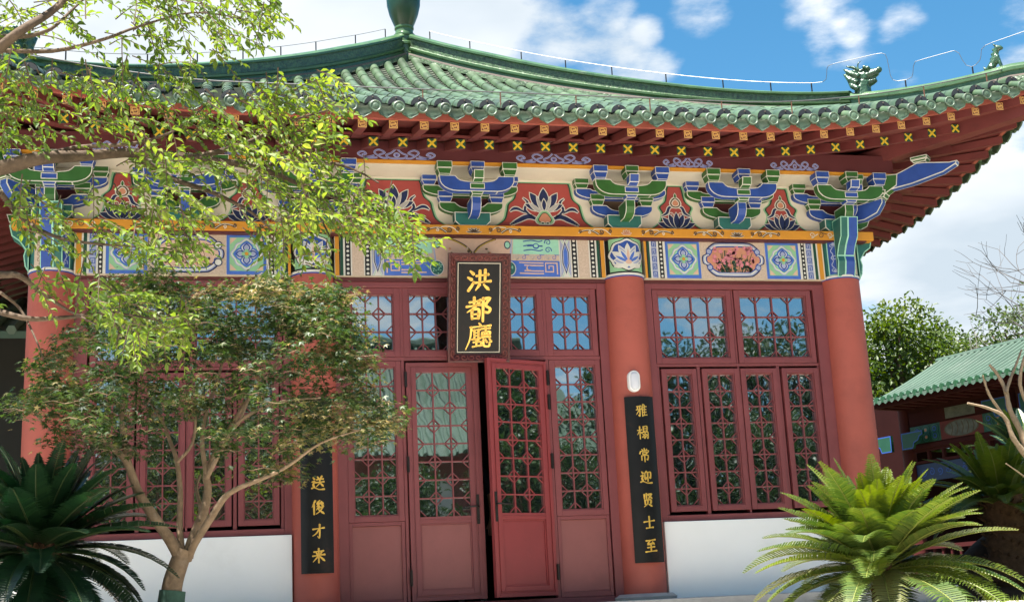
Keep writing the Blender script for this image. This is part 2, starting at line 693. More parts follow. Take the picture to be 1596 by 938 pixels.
A_GOLD2 = paint('ochre_line_paint', (0.66, 0.38, 0.12), 0.55, 0.1, 12)
GOLD = paint('gold_leaf', (0.80, 0.50, 0.10), 0.32, 0.12, 30, metal=0.55, spec=0.6)
TILE = paint('celadon_roof_glaze', (0.0462, 0.0826, 0.0416), 0.40, 0.40, 4.2, 0.1, 60, spec=0.6, dirt=((0.0924, 0.1073, 0.0722), 4.0, 0.54, 0.7), island=0.30)
TILE_END = paint('pale_tile_end_glaze', (0.0641, 0.1045, 0.0665), 0.45, 0.35, 7, 0.15, 70, spec=0.5, dirt=((0.1283, 0.1428, 0.1187), 9, 0.53, 0.7), island=0.28)
TILE_PAN = paint('pan_tile_glaze', (0.0425, 0.0550, 0.0340), 0.55, 0.3, 5.0, 0.15, 60, dirt=((0.0850, 0.0775, 0.0625), 7, 0.52, 0.7), island=0.35)
TILE_HOLE = paint('tile_end_shade', (0.018, 0.022, 0.028), 0.7, 0.2, 12)  # near-black for the shade inside hollow tile ends
RIDGE = paint('ridge_green_glaze', (0.0499, 0.1077, 0.0438), 0.3, 0.25, 5, 0.05, 40, spec=0.6, dirt=((0.1209, 0.1482, 0.0980), 4, 0.55, 0.7))
BEAST = paint('carved_beast_glaze', (0.0275, 0.0715, 0.0385), 0.28, 0.45, 22, 0.9, 34, spec=0.6)
RIDGE_DK = paint('carved_ridge_glaze', (0.0510, 0.0949, 0.0429), 0.4, 0.85, 26, 1.0, 34, spec=0.6, dirt=((0.1496, 0.1815, 0.1155), 30, 0.53, 0.8))
MORTAR = paint('pale_mortar', (0.1200, 0.0960, 0.0840), 0.85, 0.2, 12)
FINIAL = paint('bottle_green_glaze', (0.0104, 0.0440, 0.0224), 0.30, 0.2, 4, spec=0.5)
WOOD_BLK = paint('black_lacquer', (0.008, 0.008, 0.009), 0.38, 0.2, 5, spec=0.22, dirt=((0.045, 0.016, 0.012), 2.5, 0.55, 0.6))
WOOD_RED = paint('carved_rosewood', (0.075, 0.012, 0.011), 0.38, 0.3, 12, 1.0, 55, spec=0.5)
ROSE_PINK = paint('rosewood_relief', (0.17, 0.045, 0.038), 0.45, 0.2, 12, 0.6, 60)
METAL_DK = paint('dark_bronze', (0.03, 0.026, 0.024), 0.4, 0.15, 20, metal=0.6)
STEEL = paint('galvanised_wire', (0.12, 0.12, 0.125), 0.4, 0.1, 30, metal=0.5)
RUST = paint('rusty_bracket', (0.12, 0.05, 0.03), 0.8, 0.3, 30)
LAMP_W = paint('white_lamp_plastic', (0.80, 0.79, 0.80), 0.4, 0.03, 8)
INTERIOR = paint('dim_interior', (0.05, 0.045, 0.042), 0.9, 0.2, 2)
BARK = paint('warm_bark', (0.2160, 0.1520, 0.1000), 0.9, 0.3, 18, 0.6, 60, spec=0.2, dirt=((0.2560, 0.2080, 0.1600), 12, 0.55, 0.6))
BARK_DK = paint('grey_brown_bark', (0.0900, 0.0638, 0.0450), 0.9, 0.35, 14, 0.6, 50, spec=0.2, dirt=((0.2250, 0.1650, 0.1200), 7, 0.55, 0.6))
TWIG_PALE = paint('pale_bare_wood', (0.2730, 0.2015, 0.1365), 0.85, 0.2, 16, 0.4, 60, spec=0.2)
CYC_TRUNK = paint('cycad_trunk_scales', (0.0880, 0.0480, 0.0280), 0.95, 0.4, 20, 1.0, 40, spec=0.1)
SOIL = paint('dark_soil', (0.062, 0.038, 0.024), 0.95, 0.4, 8, 1.0, 22, spec=0.1)
WRAP = paint('green_trunk_cloth', (0.045, 0.10, 0.075), 0.9, 0.3, 20, 0.5, 120)


def glassmat():
    m = bpy.data.materials.new('reflective_window_glass')
    m.use_nodes = True
    t = m.node_tree
    t.nodes.clear()
    g = N(t, 'ShaderNodeBsdfGlossy')
    g.inputs['Roughness'].default_value = 0.015
    g.inputs['Color'].default_value = (0.86, 0.96, 0.98, 1)
    d = N(t, 'ShaderNodeBsdfDiffuse')
    d.inputs['Color'].default_value = (0.008, 0.012, 0.012, 1)
    co = N(t, 'ShaderNodeTexCoord')
    nn = N(t, 'ShaderNodeTexNoise')
    nn.inputs['Scale'].default_value = 2.4
    t.links.new(co.outputs['Object'], nn.inputs['Vector'])
    bp = N(t, 'ShaderNodeBump')
    bp.inputs['Strength'].default_value = 0.05
    bp.inputs['Distance'].default_value = 0.02
    t.links.new(nn.outputs['Fac'], bp.inputs['Height'])
    t.links.new(bp.outputs[0], g.inputs['Normal'])
    lw = N(t, 'ShaderNodeLayerWeight')
    lw.inputs['Blend'].default_value = 0.35
    mr = N(t, 'ShaderNodeMapRange')
    mr.inputs['To Min'].default_value = 0.40
    mr.inputs['To Max'].default_value = 0.9
    t.links.new(lw.outputs['Fresnel'], mr.inputs['Value'])
    x = N(t, 'ShaderNodeMixShader')
    t.links.new(mr.outputs[0], x.inputs[0])
    t.links.new(d.outputs[0], x.inputs[1])
    t.links.new(g.outputs[0], x.inputs[2])
    o = N(t, 'ShaderNodeOutputMaterial')
    t.links.new(x.outputs[0], o.inputs[0])
    return m


GLASS = glassmat()


# ------------------------------------------------------------------ ground
def ground_z(x, y):
    def ss(a, b, t):
        t = max(0, min(1, (t - a) / (b - a)))
        return t * t * (3 - 2 * t)
    z = -1.68 + 1.46 * ss(-5.9, -4.6, y)
    r = sqrt(x * x + (y + 2) ** 2)
    return z + 0.03 * noise.noise(Vector((x * 0.6, y * 0.6, 0))) * (1 if r < 40 else 0)


def axis_ticks(a, b, fine0, fine1, step, n):
    t = [fine0 + step * k for k in range(int((fine1 - fine0) / step) + 1)]
    lo = [fine0 - (fine0 - a) * (k / n) ** 2.5 for k in range(n, 0, -1)]
    hi = [fine1 + (b - fine1) * (k / n) ** 2.5 for k in range(1, n + 1)]
    return lo + t + hi


GX = axis_ticks(-900, 900, -14, 20, 0.5, 14)
GY = axis_ticks(-900, 900, -16, 16, 0.5, 14)
mb = MB()
mb.add([(x, y, ground_z(x, y)) for y in GY for x in GX],
       [(j * len(GX) + i, j * len(GX) + i + 1, (j + 1) * len(GX) + i + 1, (j + 1) * len(GX) + i) for j in range(len(GY) - 1) for i in range(len(GX) - 1)])
GROUND = paint('garden_soil_and_turf', (0.10, 0.115, 0.05), 0.95, 0.5, 0.9, 0.5, 12, spec=0.1, dirt=((0.16, 0.12, 0.08), 0.5, 0.5, 0.7))
tag(mb.build('ground', GROUND, smooth=True), kind='structure')
mb = MB()
mb.box(-40, 40, -30, -6.0, -1.80, -1.60)
PAVE = paint('pale_paving', (0.62, 0.565, 0.48), 0.85, 0.12, 2.0, 0.1, 30)
tag(mb.build('courtyard_paving', PAVE), kind='structure')
mb = MB()
mb.box(-9.0, 4.4, -5.0, -1.2, -0.30, -0.165)  # unseen pale slab added to bounce sunlight onto the facade
tag(mb.build('added_bounce_paving', PAVE), kind='structure')

# ------------------------------------------------------------------ the pavilion
CX = [-3.98, -1.58, 1.58, 3.98]      # column centres along the front
YC = 3.98                            # centre of the square plan
PAV = thing('garden_pavilion', 'square red columned pavilion hall with curved green tiled roof and painted eaves', 'pavilion')

mb = MB()
mb.box(-4.5, 4.5, -0.75, 8.6, -0.16, 0.0)
mb.box(-4.65, 4.65, -1.2, 8.8, -0.5, -0.16)
bevel(mb.build('stone_platform', STONE, PAV), 0.01)


def column(x, y):
    m = MB()
    pr = []
    for k in range(13):
        z = 0.06 + (3.20 - 0.06) * k / 12
        pr.append((0.218 - 0.012 * (k / 12) ** 2, z))
    m.lathe(pr, (0, 0, 0), 40)
    o = m.build('column', COLUMN_RED, PAV, loc=(x, y, 0), auto=radians(40))
    m = MB()
    m.lathe([(0.30, 0.0), (0.31, 0.03), (0.27, 0.06), (0.23, 0.062)], (0, 0, 0), 40)
    m.build('plinth', STONE, o, auto=radians(40))
    m = MB()
    m.lathe([(0.208, 3.20), (0.216, 3.205), (0.216, 3.222), (0.208, 3.226)], (0, 0, 0), 40, 0)
    m.lathe([(0.209, 3.188), (0.2115, 3.19), (0.2115, 3.20), (0.209, 3.2)], (0, 0, 0), 40, 1)
    m.build('neck_ring', [A_WHITE, A_BLUE], o, auto=radians(40))
    m = MB()
    m.lathe([(0.203, 3.226), (0.203, 3.60)], (0, 0, 0), 40, 0)
    m.build('column_head', A_BLACK, o, smooth=True)
    return o


for cx in CX:
    column(cx, 0)
for cy in (2.4, 5.56, 7.96):
    column(CX[0], cy)
    column(CX[3], cy)
column(CX[1], 7.96)
column(CX[2], 7.96)


# ---- lattice and windows
def lattice(m, x0, x1, z0, z1, nc, nr, par, y, bw=0.013, rr=0.052, mat=0):
    cw, rh = (x1 - x0) / nc, (z1 - z0) / nr
    d = 0.016
    for i in range(1, nc):
        x = x0 + i * cw
        m.box(x - bw / 2, x + bw / 2, y, y + d, z0, z1, mat)
    for j in range(1, nr):
        z = z0 + j * rh
        for i in range(nc):
            a = x0 + i * cw + (bw / 2 if i else 0)
            b = x0 + (i + 1) * cw - (bw / 2 if i < nc - 1 else 0)
            m.box(a, b, y, y + d, z - bw / 2, z + bw / 2, mat)
    rr = min(rr, cw * 0.44)
    n = 32
    for i in range(nc + 1):
        for j in range(nr + 1):
            if (i + j) % 2 != par:
                continue
            c = (x0 + i * cw, z0 + j * rh)
            run = []
            runs = []
            for k in range(n + 1):
                a = 2 * pi * k / n
                s = rr * (1 + 0.13 * cos(4 * a) + 0.05 * cos(8 * a))
                p = (c[0] + s * cos(a), c[1] + s * sin(a))
                if x0 - 1e-4 <= p[0] <= x1 + 1e-4 and z0 - 1e-4 <= p[1] <= z1 + 1e-4:
                    run.append((p[0], y + 0.0065, p[1]))
                else:
                    if len(run) > 1:
                        runs.append(run)
                    run = []
            if len(run) > 1:
                runs.append(run)
            for q in runs:
                m.tube(q, 0.0062, 5, mat)


def window(x0, x1, z0, z1, nc, nr, par, bd=0.07, y0=-0.012, parent=PAV, name='window', ybase=0.0):
    """sash: outer frame around the glass opening x0..x1, z0..z1"""
    m = MB()
    m.frame(x0 - bd, x1 + bd, z0 - bd, z1 + bd, bd - 0.012, y0, 0.055)
    m.frame(x0 - 0.012, x1 + 0.012, z0 - 0.012, z1 + 0.012, 0.012, y0 + 0.012, 0.055)
    o = bevel(m.build(name, FRAME_RED, parent), 0.003)
    m = MB()
    lattice(m, x0, x1, z0, z1, nc, nr, par, 0.02)
    m.build('lattice', FRAME_RED, o)
    m = MB()
    m.box(x0 - 0.004, x1 + 0.004, 0.040, 0.048, z0 - 0.004, z1 + 0.004)
    m.build('pane', GLASS, o)
    return o


# centre bay fixed frame
m = MB()
ya, yb = 0.005, 0.07
m.box(-1.372, -1.272, ya - 0.03, yb, 0.0, 3.155)
m.box(1.280, 1.372, ya - 0.03, yb, 0.0, 3.155)
m.box(-1.272, 1.280, ya - 0.03, yb, 3.098, 3.155)
m.box(-1.272, 1.280, ya - 0.012, yb, 2.372, 2.408)
for a, b in ((-0.738, -0.706), (0.706, 0.738)):
    m.box(a, b, ya - 0.016, yb, 0.062, 2.372)
    m.box(a, b, ya - 0.016, yb, 2.408, 3.098)
m.box(-0.178, 0.178, ya, yb, 2.408, 3.098)
m.box(-1.272, -0.738, ya - 0.004, yb, 0.0, 0.058)
m.box(0.738, 1.280, ya - 0.004, yb, 0.0, 0.058)
m.box(-0.738, 0.738, ya - 0.03, yb, 0.0, 0.062)
bevel(m.build('door_surround', FRAME_RED, PAV), 0.004)
for x0, x1, par in ((-1.196, -0.8075, 0), (-0.636, -0.248, 1), (0.248, 0.636, 1), (0.8075, 1.196, 0)):
    window(x0, x1, 2.48, 3.026, 3, 3, par)
for s, par in ((-1, 0), (1, 1)):
    x0, x1 = sorted((s * 0.807, s * 1.204))
    o = window(x0, x1, 0.897, 2.302, 3, 8, par, bd=0.066, name='sidelight')
    m = MB()
    a, b = sorted((s * 0.742, s * 1.270))
    m.box(a, b, 0.018, 0.06, 0.111, 0.794, 1)
    m.frame(a, b, 0.06, 0.829, 0.034, -0.004, 0.055, 0, 0.05)
    bevel(m.build('lower_panel', [FRAME_RED, PANEL_RED], o), 0.003)


def door_leaf(hinge, sgn, ang, fm, pm):
    """leaf modelled at its hinge, extending along sgn*x; front towards -y"""
    w = 0.690
    e = bpy.data.objects.new
    def X(a, b):
        return sorted((sgn * a, sgn * b))
    m = MB()
    a, b = X(0.004, w)
    z0, z1 = 0.085, 2.345
    m.frame(a, b, z0, z1, 0.034, -0.022, 0.030)
    m.frame(a + 0.034, b - 0.034, z0 + 0.034, z1 - 0.034, 0.016, -0.012, 0.030)
    m.frame(a + 0.050, b - 0.050, z0 + 0.050, z1 - 0.050, 0.046, -0.020, 0.030)
    # lock rail
    m.box(a + 0.096, b - 0.096, -0.016, 0.030, 0.800, 0.862)
    m.box(a + 0.10, b - 0.10, -0.022, -0.016, 0.826, 0.836)
    m.frame(a + 0.096, b - 0.096, z0 + 0.096, 0.800, 0.014, -0.006, 0.03)
    m.box(a + 0.110, b - 0.110, 0.004, 0.026, z0 + 0.110, 0.786, 1)
    if sgn > 0:
        m.box(b - 0.006, b + 0.028, -0.026, -0.0225, z0, z1)
    o = bevel(m.build('door', [fm, pm], PAV, loc=hinge, rotz=ang), 0.003)
    gx0, gx1 = a + 0.096, b - 0.096
    gz0, gz1 = 0.862, z1 - 0.096
    m = MB()
    lattice(m, gx0, gx1, gz0, gz1, 3, 8, 0 if sgn > 0 else 1, -0.004)
    m.build('lattice', fm, o)
    m = MB()
    m.box(gx0 - 0.004, gx1 + 0.004, 0.014, 0.020, gz0 - 0.004, gz1 + 0.004)
    m.build('pane', GLASS, o)
    m = MB()
    hx = sgn * (w - 0.030)
    m.box(hx - 0.014, hx + 0.014, -0.030, -0.022, 0.78, 1.06)
    m.tube([(hx, -0.03, 0.945), (hx, -0.07, 0.945), (hx - sgn * 0.02, -0.078, 0.945), (hx - sgn * 0.13, -0.078, 0.94)], 0.009, 8)
    m.tube([(hx, -0.024, 0.84), (hx, -0.036, 0.84)], 0.010, 8)
    bevel(m.build('handle', METAL_DK, o), 0.002)
    for z in (0.30, 1.36, 1.94, 2.18):
        m = MB()
        m.tube([(0, -0.034, z - 0.075), (0, -0.034, z + 0.075)], 0.012, 8)
        m.box(-0.013, 0.013, -0.034, -0.020, z - 0.07, z + 0.07)
        m.build('hinge', METAL_DK, o)
    return o


door_leaf((-0.700, -0.012, 0), 1, 0.0, FRAME_RED, PANEL_RED)
door_leaf((0.700, -0.030, 0), -1, radians(20), LEAF_RED, LEAF_RED)


# side bays
def side_bay(s):
    def X(a, b):
        return sorted((s * a, s * b))
    m = MB()
    zt = 3.155
    a, b = X(1.786, 1.862)
    m.box(a, b, -0.03, 0.07, 0.74, zt)
    a, b = X(3.648, 3.775)
    m.box(a, b, -0.03, 0.07, 0.74, zt)
    a, b = X(1.862, 3.648)
    m.box(a, b, -0.03, 0.07, 3.100, zt)
    m.box(a, b, -0.006, 0.07, 2.292, 2.322)
    m.box(a, b, -0.03, 0.07, 0.74, 0.800)
    a, b = X(2.737, 2.758)
    m.box(a, b, 0.0, 0.07, 2.322, 3.100)
    a, b = X(2.737, 2.758)
    m.box(a, b, -0.012, 0.07, 0.80, 2.292)
    for u0, u1 in ((1.862, 1.895), (2.295, 2.330), (3.165, 3.200), (3.625, 3.648)):
        a, b = X(u0, u1)
        m.box(a, b, -0.004, 0.07, 0.80, 2.292)
    o = bevel(m.build('window_frame', FRAME_RED, PAV), 0.004)
    for u0, u1, par in ((1.940, 2.662, 0), (2.833, 3.560, 0)):
        a, b = X(u0, u1)
        window(a, b, 2.392, 3.028, 4, 3, par, bd=0.068)
    for u0, u1, zz in ((1.970, 2.222, 2.205), (2.405, 2.680, 2.205), (2.825, 3.100, 2.205), (3.280, 3.560, 2.205)):
        a, b = X(u0, u1)
        window(a, b, 0.897, zz, 2, 8, 0, bd=0.062, y0=-0.022, name='casement')
    m = MB()
    a, b = X(1.80, 3.775)
    m.box(a, b, -0.085, 0.10, 0.0, 0.737)
    bevel(m.build('dado_wall', WALL_WHITE, PAV), 0.008)
    m = MB()
    a, b = X(1.79, 3.78)
    m.box(a, b, -0.02, 0.09, 3.155, 3.20)
    m.build('lintel', DARK_RED, PAV)


side_bay(1)
side_bay(-1)
m = MB()
m.box(-1.372, 1.372, -0.045, 0.09, 3.155, 3.19)
m.build('lintel', DARK_RED, PAV)
# interior shell and the plain flanks and back of the hall
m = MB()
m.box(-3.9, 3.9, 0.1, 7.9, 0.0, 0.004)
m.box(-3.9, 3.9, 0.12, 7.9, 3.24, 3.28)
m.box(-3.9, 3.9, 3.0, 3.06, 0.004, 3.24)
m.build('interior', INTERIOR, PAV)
m = MB()
for sx in (-1, 1):
    a, b = sorted((sx * 3.93, sx * 4.03))
    for y0, y1 in ((0.22, 2.18), (2.62, 5.34), (5.78, 7.74)):
        m.box(a, b, y0, y1, 0.0, 0.74, 1)
        m.box(a, b, y0, y1, 0.74, 3.6, 0)
for x0, x1 in ((-3.76, -1.8), (-1.36, 1.36), (1.8, 3.76)):
    m.box(x0, x1, 7.9, 8.0, 0.0, 3.6, 0)
m.build('flank_wall', [FRAME_RED, WALL_WHITE], PAV)

# ---- painted frieze beams
ZF0, ZF1 = 3.195, 3.598
m = MB()
for x0, x1 in ((-3.78, -1.79), (-1.37, 1.37), (1.79, 3.78)):
    m.box(x0, x1, -0.10, 0.10, ZF0, ZF1)
m.build('frieze_beam', A_CREAM, PAV)


def strip(A, a, b, m, layer=0, z0=ZF0, z1=ZF1):
    A.rect(min(a, b), max(a, b), z0, z1, m, layer)


def beads(A, a, b, flip=False):
    a, b = min(a, b), max(a, b)
    strip(A, a, b, A_BLACK)
    c = (a + b) / 2
    n = 9
    for k in range(n):
        z = ZF0 + (ZF1 - ZF0) * (k + 0.5) / n
        A.ell(c, z, (b - a) * 0.27, (ZF1 - ZF0) / n * 0.30, A_WHITE, 1, 8)


def fret(A, a, b):
    a, b = min(a, b), max(a, b)
    strip(A, a, b, A_LAV)
    n = 5
    h = (ZF1 - ZF0) / n
    w = (b - a)
    for k in range(n):
        z = ZF0 + h * (k + 0.5)
        s = 1 if k % 2 else -1
        c = (a + b) / 2
        q = [(-.36, -.4), (-.36, .32), (.34, .32), (.34, -.28), (-.06, -.28), (-.06, .06), (.12, .06)]
        A.line([(c + s * x * w, z + y * h) for x, y in q], 0.008, A_BLUE, 1)


def quatrefoil_square(A, a, b):
    a, b = min(a, b), max(a, b)
    c, zc = (a + b) / 2, (ZF0 + ZF1) / 2
    hw, hh = (b - a) / 2, (ZF1 - ZF0) / 2
    strip(A, a, b, A_BLUE2)
    A.rect(a + .028, b - .028, ZF0 + .036, ZF1 - .036, A_LGREEN, 1)
    iw, ih = hw - .034, hh - .042
    for sx in (-1, 1):
        for sz in (-1, 1):
            A.poly([(c + sx * iw, zc + sz * ih), (c + sx * (iw - .062), zc + sz * ih), (c + sx * iw, zc + sz * (ih - .062))], A_PINK, 2)
    for i, (k, mm) in enumerate(((1.0, A_LAV), (0.93, A_WHITE), (0.84, A_LGREEN), (0.77, A_MINT))):
        pts = []
        for j in range(48):
            t = 2 * pi * j / 48
            r = (1.0 - 0.12 * abs(sin(2 * t)) ** 1.5 + 0.05 * cos(8 * t))
            pts.append((c + k * iw * .98 * r * cos(t), zc + k * ih * .98 * r * sin(t)))
        A.poly(pts, mm, 3 + i)
    for q in range(4):
        t = q * pi / 2
        R = iw if q % 2 == 0 else ih
        A.petal(c + .004 * cos(t), zc + .004 * sin(t), t, R * .80, R * .80, A_WHITE, A_BLUE2, 8 + q % 2, .016)
    for q in range(4):
        t = q * pi / 2
        R = iw if q % 2 == 0 else ih
        A.petal(c + .02 * cos(t), zc + .02 * sin(t), t, R * .56, R * .46, A_LAV, A_BLUE, 11, .012)
    for q in range(4):
        t = q * pi / 2
        A.ell(c + .028 * cos(t), zc + .028 * sin(t), .020, .020, A_LGREEN, 14, 10)
    A.ell(c, zc, .018, .018, A_ORANGE, 16, 10)


def cartouche(A, a, b, kind, rnd):
    a, b = min(a, b), max(a, b)
    c, zc = (a + b) / 2, (ZF0 + ZF1) / 2
    hw, hh = (b - a) / 2, (ZF1 - ZF0) / 2
    strip(A, a, b, A_SAND)

    def ring(k):
        pts = []
        P = [(-1, 0), (-.97, .22), (-.86, .34), (-.82, .62), (-.66, .88), (-.5, .98), (0, 1.0)]
        P = sp2(P, 4)
        left = P + [(-x, z) for x, z in P[::-1][1:]]
        full = left + [(x, -z) for x, z in left[::-1][1:-1]]
        return [(c + x * (hw * .97 - k), zc + z * (hh * .94 - k)) for x, z in full]
    for i, (k, mm) in enumerate(((0, A_NAVY), (.014, A_LAV), (.026, A_WHITE), (.042, A_BLUE), (.056, A_CORAL if kind else A_PINK))):
        A.poly(ring(k), mm, 1 + i)
    if kind:
        for i in range(70):
            t = rnd.uniform(-1, 1)
            x = c + t * hw * .56
            z = zc - hh * .66 + (0.05 + .9 * rnd.random() ** 1.2) * hh * (.82 - .3 * t * t)
            A.poly([(x + rnd.uniform(-.016, .016) + .014 * cos(u), z + .014 * sin(u) * rnd.uniform(.6, 1.7)) for u in (0, 1.2, 2.5, 3.9, 5.1)], A_BROWN if rnd.random() < .5 else A_DGREEN, 7)
        for i in range(22):
            t = rnd.uniform(-1, 1)
            A.line([(c + t * hw * .35, zc - hh * .68), (c + t * hw * .5, zc - hh * .2), (c + t * hw * .62 + .02, zc + hh * rnd.uniform(-.1, .5))], .006, A_DGREEN, 8)
        for i in range(46):
            t = rnd.uniform(-1, 1)
            x = c + t * hw * .62
            z = zc + hh * (rnd.uniform(-.42, .62))
            r0 = rnd.uniform(.014, .026)
            A.poly([(x + r0 * (1 + .3 * cos(5 * u)) * cos(u), z + r0 * (1 + .3 * cos(5 * u)) * sin(u)) for u in [k * 2 * pi / 10 for k in range(10)]], A_ROSE, 9)
        A.rect(c - hw * .5, c + hw * .5, zc - hh * .76, zc - hh * .70, A_LAV, 9)
        for sx in (-1, 1):
            for sz in (-1, 1):
                A.ell(c + sx * hw * .74, zc + sz * hh * .42, .034, .034, A_BLUE, 8, 12)
                A.ell(c + sx * hw * .745, zc + sz * hh * .42, .024, .024, A_LAV, 9, 12)
    else:
        # ink landscape with hills and boats
        for i in range(5):
            x0 = c + rnd.uniform(-.75, .35) * hw
            w = rnd.uniform(.15, .4) * hw
            h = rnd.uniform(.25, .7) * hh
            zb = zc - hh * rnd.uniform(.25, .6)
            A.line(sp2([(x0, zb), (x0 + w * .35, zb + h), (x0 + w * .6, zb + h * .6), (x0 + w, zb + h * .1)], 4), .012, A_BROWN, 7)
        for i in range(30):
            x, z = c + rnd.uniform(-.7, .7) * hw, zc + rnd.uniform(-.6, .1) * hh
            A.ell(x, z, rnd.uniform(.008, .022), rnd.uniform(.006, .016), rnd.choice((A_BROWN, A_CORAL, A_GREY)), 8, 7)
        for sz in (-1, 1):
            for sx in (-1, 1):
                A.ell(c + sx * hw * .80, zc + sz * hh * .42, .040, .040, A_NAVY, 8, 12)
                A.ell(c + sx * hw * .80, zc + sz * hh * .42, .030, .030, A_WHITE, 9, 12)


rnd = random.Random(3)
for s in (1, -1):
    A = Art()
    strip(A, s * 1.79, s * 1.815, A_ORANGE)
    strip(A, s * 1.815, s * 1.828, A_BLACK)
    strip(A, s * 1.828, s * 1.850, A_DGREEN)
    strip(A, s * 1.850, s * 1.866, A_WHITE)
    fret(A, s * 1.868, s * 1.926)
    strip(A, s * 1.928, s * 1.945, A_WHITE)
    beads(A, s * 1.947, s * 1.994)
    strip(A, s * 1.996, s * 2.016, A_WHITE)
    quatrefoil_square(A, s * 2.020, s * 2.394)
    cartouche(A, s * 2.400, s * 3.118, s > 0, rnd)
    quatrefoil_square(A, s * 3.122, s * 3.498)
    strip(A, s * 3.50, s * 3.524, A_WHITE)
    beads(A, s * 3.526, s * 3.566)
    strip(A, s * 3.567, s * 3.582, A_WHITE)
    fret(A, s * 3.584, s * 3.648)
    strip(A, s * 3.650, s * 3.668, A_WHITE)
    strip(A, s * 3.669, s * 3.700, A_DGREEN)
    strip(A, s * 3.701, s * 3.716, A_WHITE)
    strip(A, s * 3.717, s * 3.765, A_ORANGE)
    A.build('painted_frieze', PAV, y=-0.102)

A = Art()
for s in (-1, 1):
    strip(A, s * 1.365, s * 1.325, A_ORANGE)
    strip(A, s * 1.324, s * 1.312, A_BLACK)
    strip(A, s * 1.311, s * 1.285, A_DGREEN)
    strip(A, s * 1.284, s * 1.268, A_WHITE)
    beads(A, s * 1.266, s * 1.213)
    strip(A, s * 1.211, s * 1.200, A_WHITE)
    strip(A, s * 1.199, s * 1.085, A_SAND)
    strip(A, s * 1.084, s * 1.075, A_WHITE)
    beads(A, s * 1.074, s * 1.020)
    strip(A, s * 1.018, s * 1.006, A_WHITE)
    # diamond panel
    a, b = sorted((s * 1.004, s * 0.900))
    strip(A, a, b, A_LAV)
    c = (a + b) / 2
    zm = (ZF0 + ZF1) / 2
    for k, mm in ((1.0, A_WHITE), (.84, A_MINT), (.72, A_WHITE), (.6, A_BLUE2)):
        hw = (b - a) / 2 * k
        if k > .65:
            A.poly([(c - hw, ZF1), (c, ZF1 - .11 * k), (c + hw, ZF1), (c + hw * .7, ZF1), (c, ZF1 - .075), (c - hw * .7, ZF1)], mm, 3 if k > .9 else (4 if k > .8 else 5))
            A.poly([(c - hw, ZF0), (c + hw, ZF0), (c, ZF0 + .11 * k)], mm, 3 if k > .9 else (4 if k > .8 else 5))
    for i, (k, mm) in enumerate(((1.0, A_WHITE), (.8, A_NAVY), (.62, A_LAV), (.44, A_BLUE2))):
        hw = (b - a) / 2 * k * .86
        A.poly([(c - hw, zm - .06), (c, zm - .06 - .14 * k), (c + hw, zm - .06), (c + hw, zm + .06), (c, zm + .06 + .14 * k), (c - hw, zm + .06)], mm, 6 + i)
    strip(A, s * 0.898, s * 0.890, A_WHITE)
    # brocade: slanted blue fret below, sand scroll, mint panel above
    a, b = s * 0.888, s * 0.40
    A.poly([(a, ZF0), (s * 0.36, ZF0), (s * 0.405, ZF1), (a, ZF1)], A_SAND, 0)
    A.poly([(a, ZF1 - .004), (s * 0.42, ZF1 - .004), (s * 0.405, ZF1 - .168), (a, ZF1 - .168)], A_MINT, 1)
    A.poly([(a, ZF0 + .004), (s * 0.362, ZF0 + .004), (s * 0.378, ZF0 + .168), (a, ZF0 + .168)], A_BLUE2, 1)
    for k in range(3):
        z = ZF1 - .035 - .048 * k
        A.line(sp2([(s * .52, z), (s * .60, z + .012), (s * .68, z), (s * .72, z + (.012 if k != 1 else .0))], 4), .011, A_BLUE, 2)
    A.line([(s * .56, ZF1 - .082), (s * .72, ZF1 - .078)], .009, A_BLUE, 2)
    A.ell(s * .65, ZF1 - .083, .034, .030, A_BLUE, 3, 12)
    A.ell(s * .65, ZF1 - .080, .022, .018, A_MINT, 4, 12)
    for k in (-1, 1):
        A.scroll(s * .775, ZF1 - .083 + k * .040, .036, A_BLUE, 2, .010, k * s, 1.3, a0=pi / 2)
    for k in range(6):
        x = s * (.44 + .078 * k)
        A.scroll(x, ZF0 + .205, .026, A_LILAC if k % 2 else A_GREY, 2, .008, 1 if k % 2 else -1, 1.2, tail=[(x + s * .06, ZF0 + .228)])
    # fret on the blue
    q = [(.86, .03), (.86, .145), (.74, .145), (.74, .055), (.82, .055), (.82, .115), (.775, .115), (.775, .085)]
    A.line([(s * x, ZF0 + z) for x, z in q], .013, A_PINK, 2)
    for z, x1 in ((.035, .47), (.062, .52), (.118, .52), (.145, .47)):
        A.line([(s * .72, ZF0 + z), (s * .60, ZF0 + z), (s * x1, ZF0 + z + .004)], .013, A_PINK, 2)
    A.ell(s * .565, ZF0 + .09, .026, .026, A_PINK, 2, 12)
    A.ell(s * .573, ZF0 + .095, .021, .021, A_BLUE2, 3, 12)
    # round green corner rosette beside the cartouche
    A.ell(s * .365, ZF0 + .085, .070, .078, A_WHITE, 5, 18)
    A.ell(s * .365, ZF0 + .085, .062, .070, A_TEAL, 6, 18)
    for k in range(26):
        t, r0 = rnd.uniform(0, 6.28), .055 * sqrt(rnd.random())
        A.ell(s * .365 + r0 * cos(t), ZF0 + .085 + r0 * 1.1 * sin(t), .008, .007, A_MINT, 7, 6)
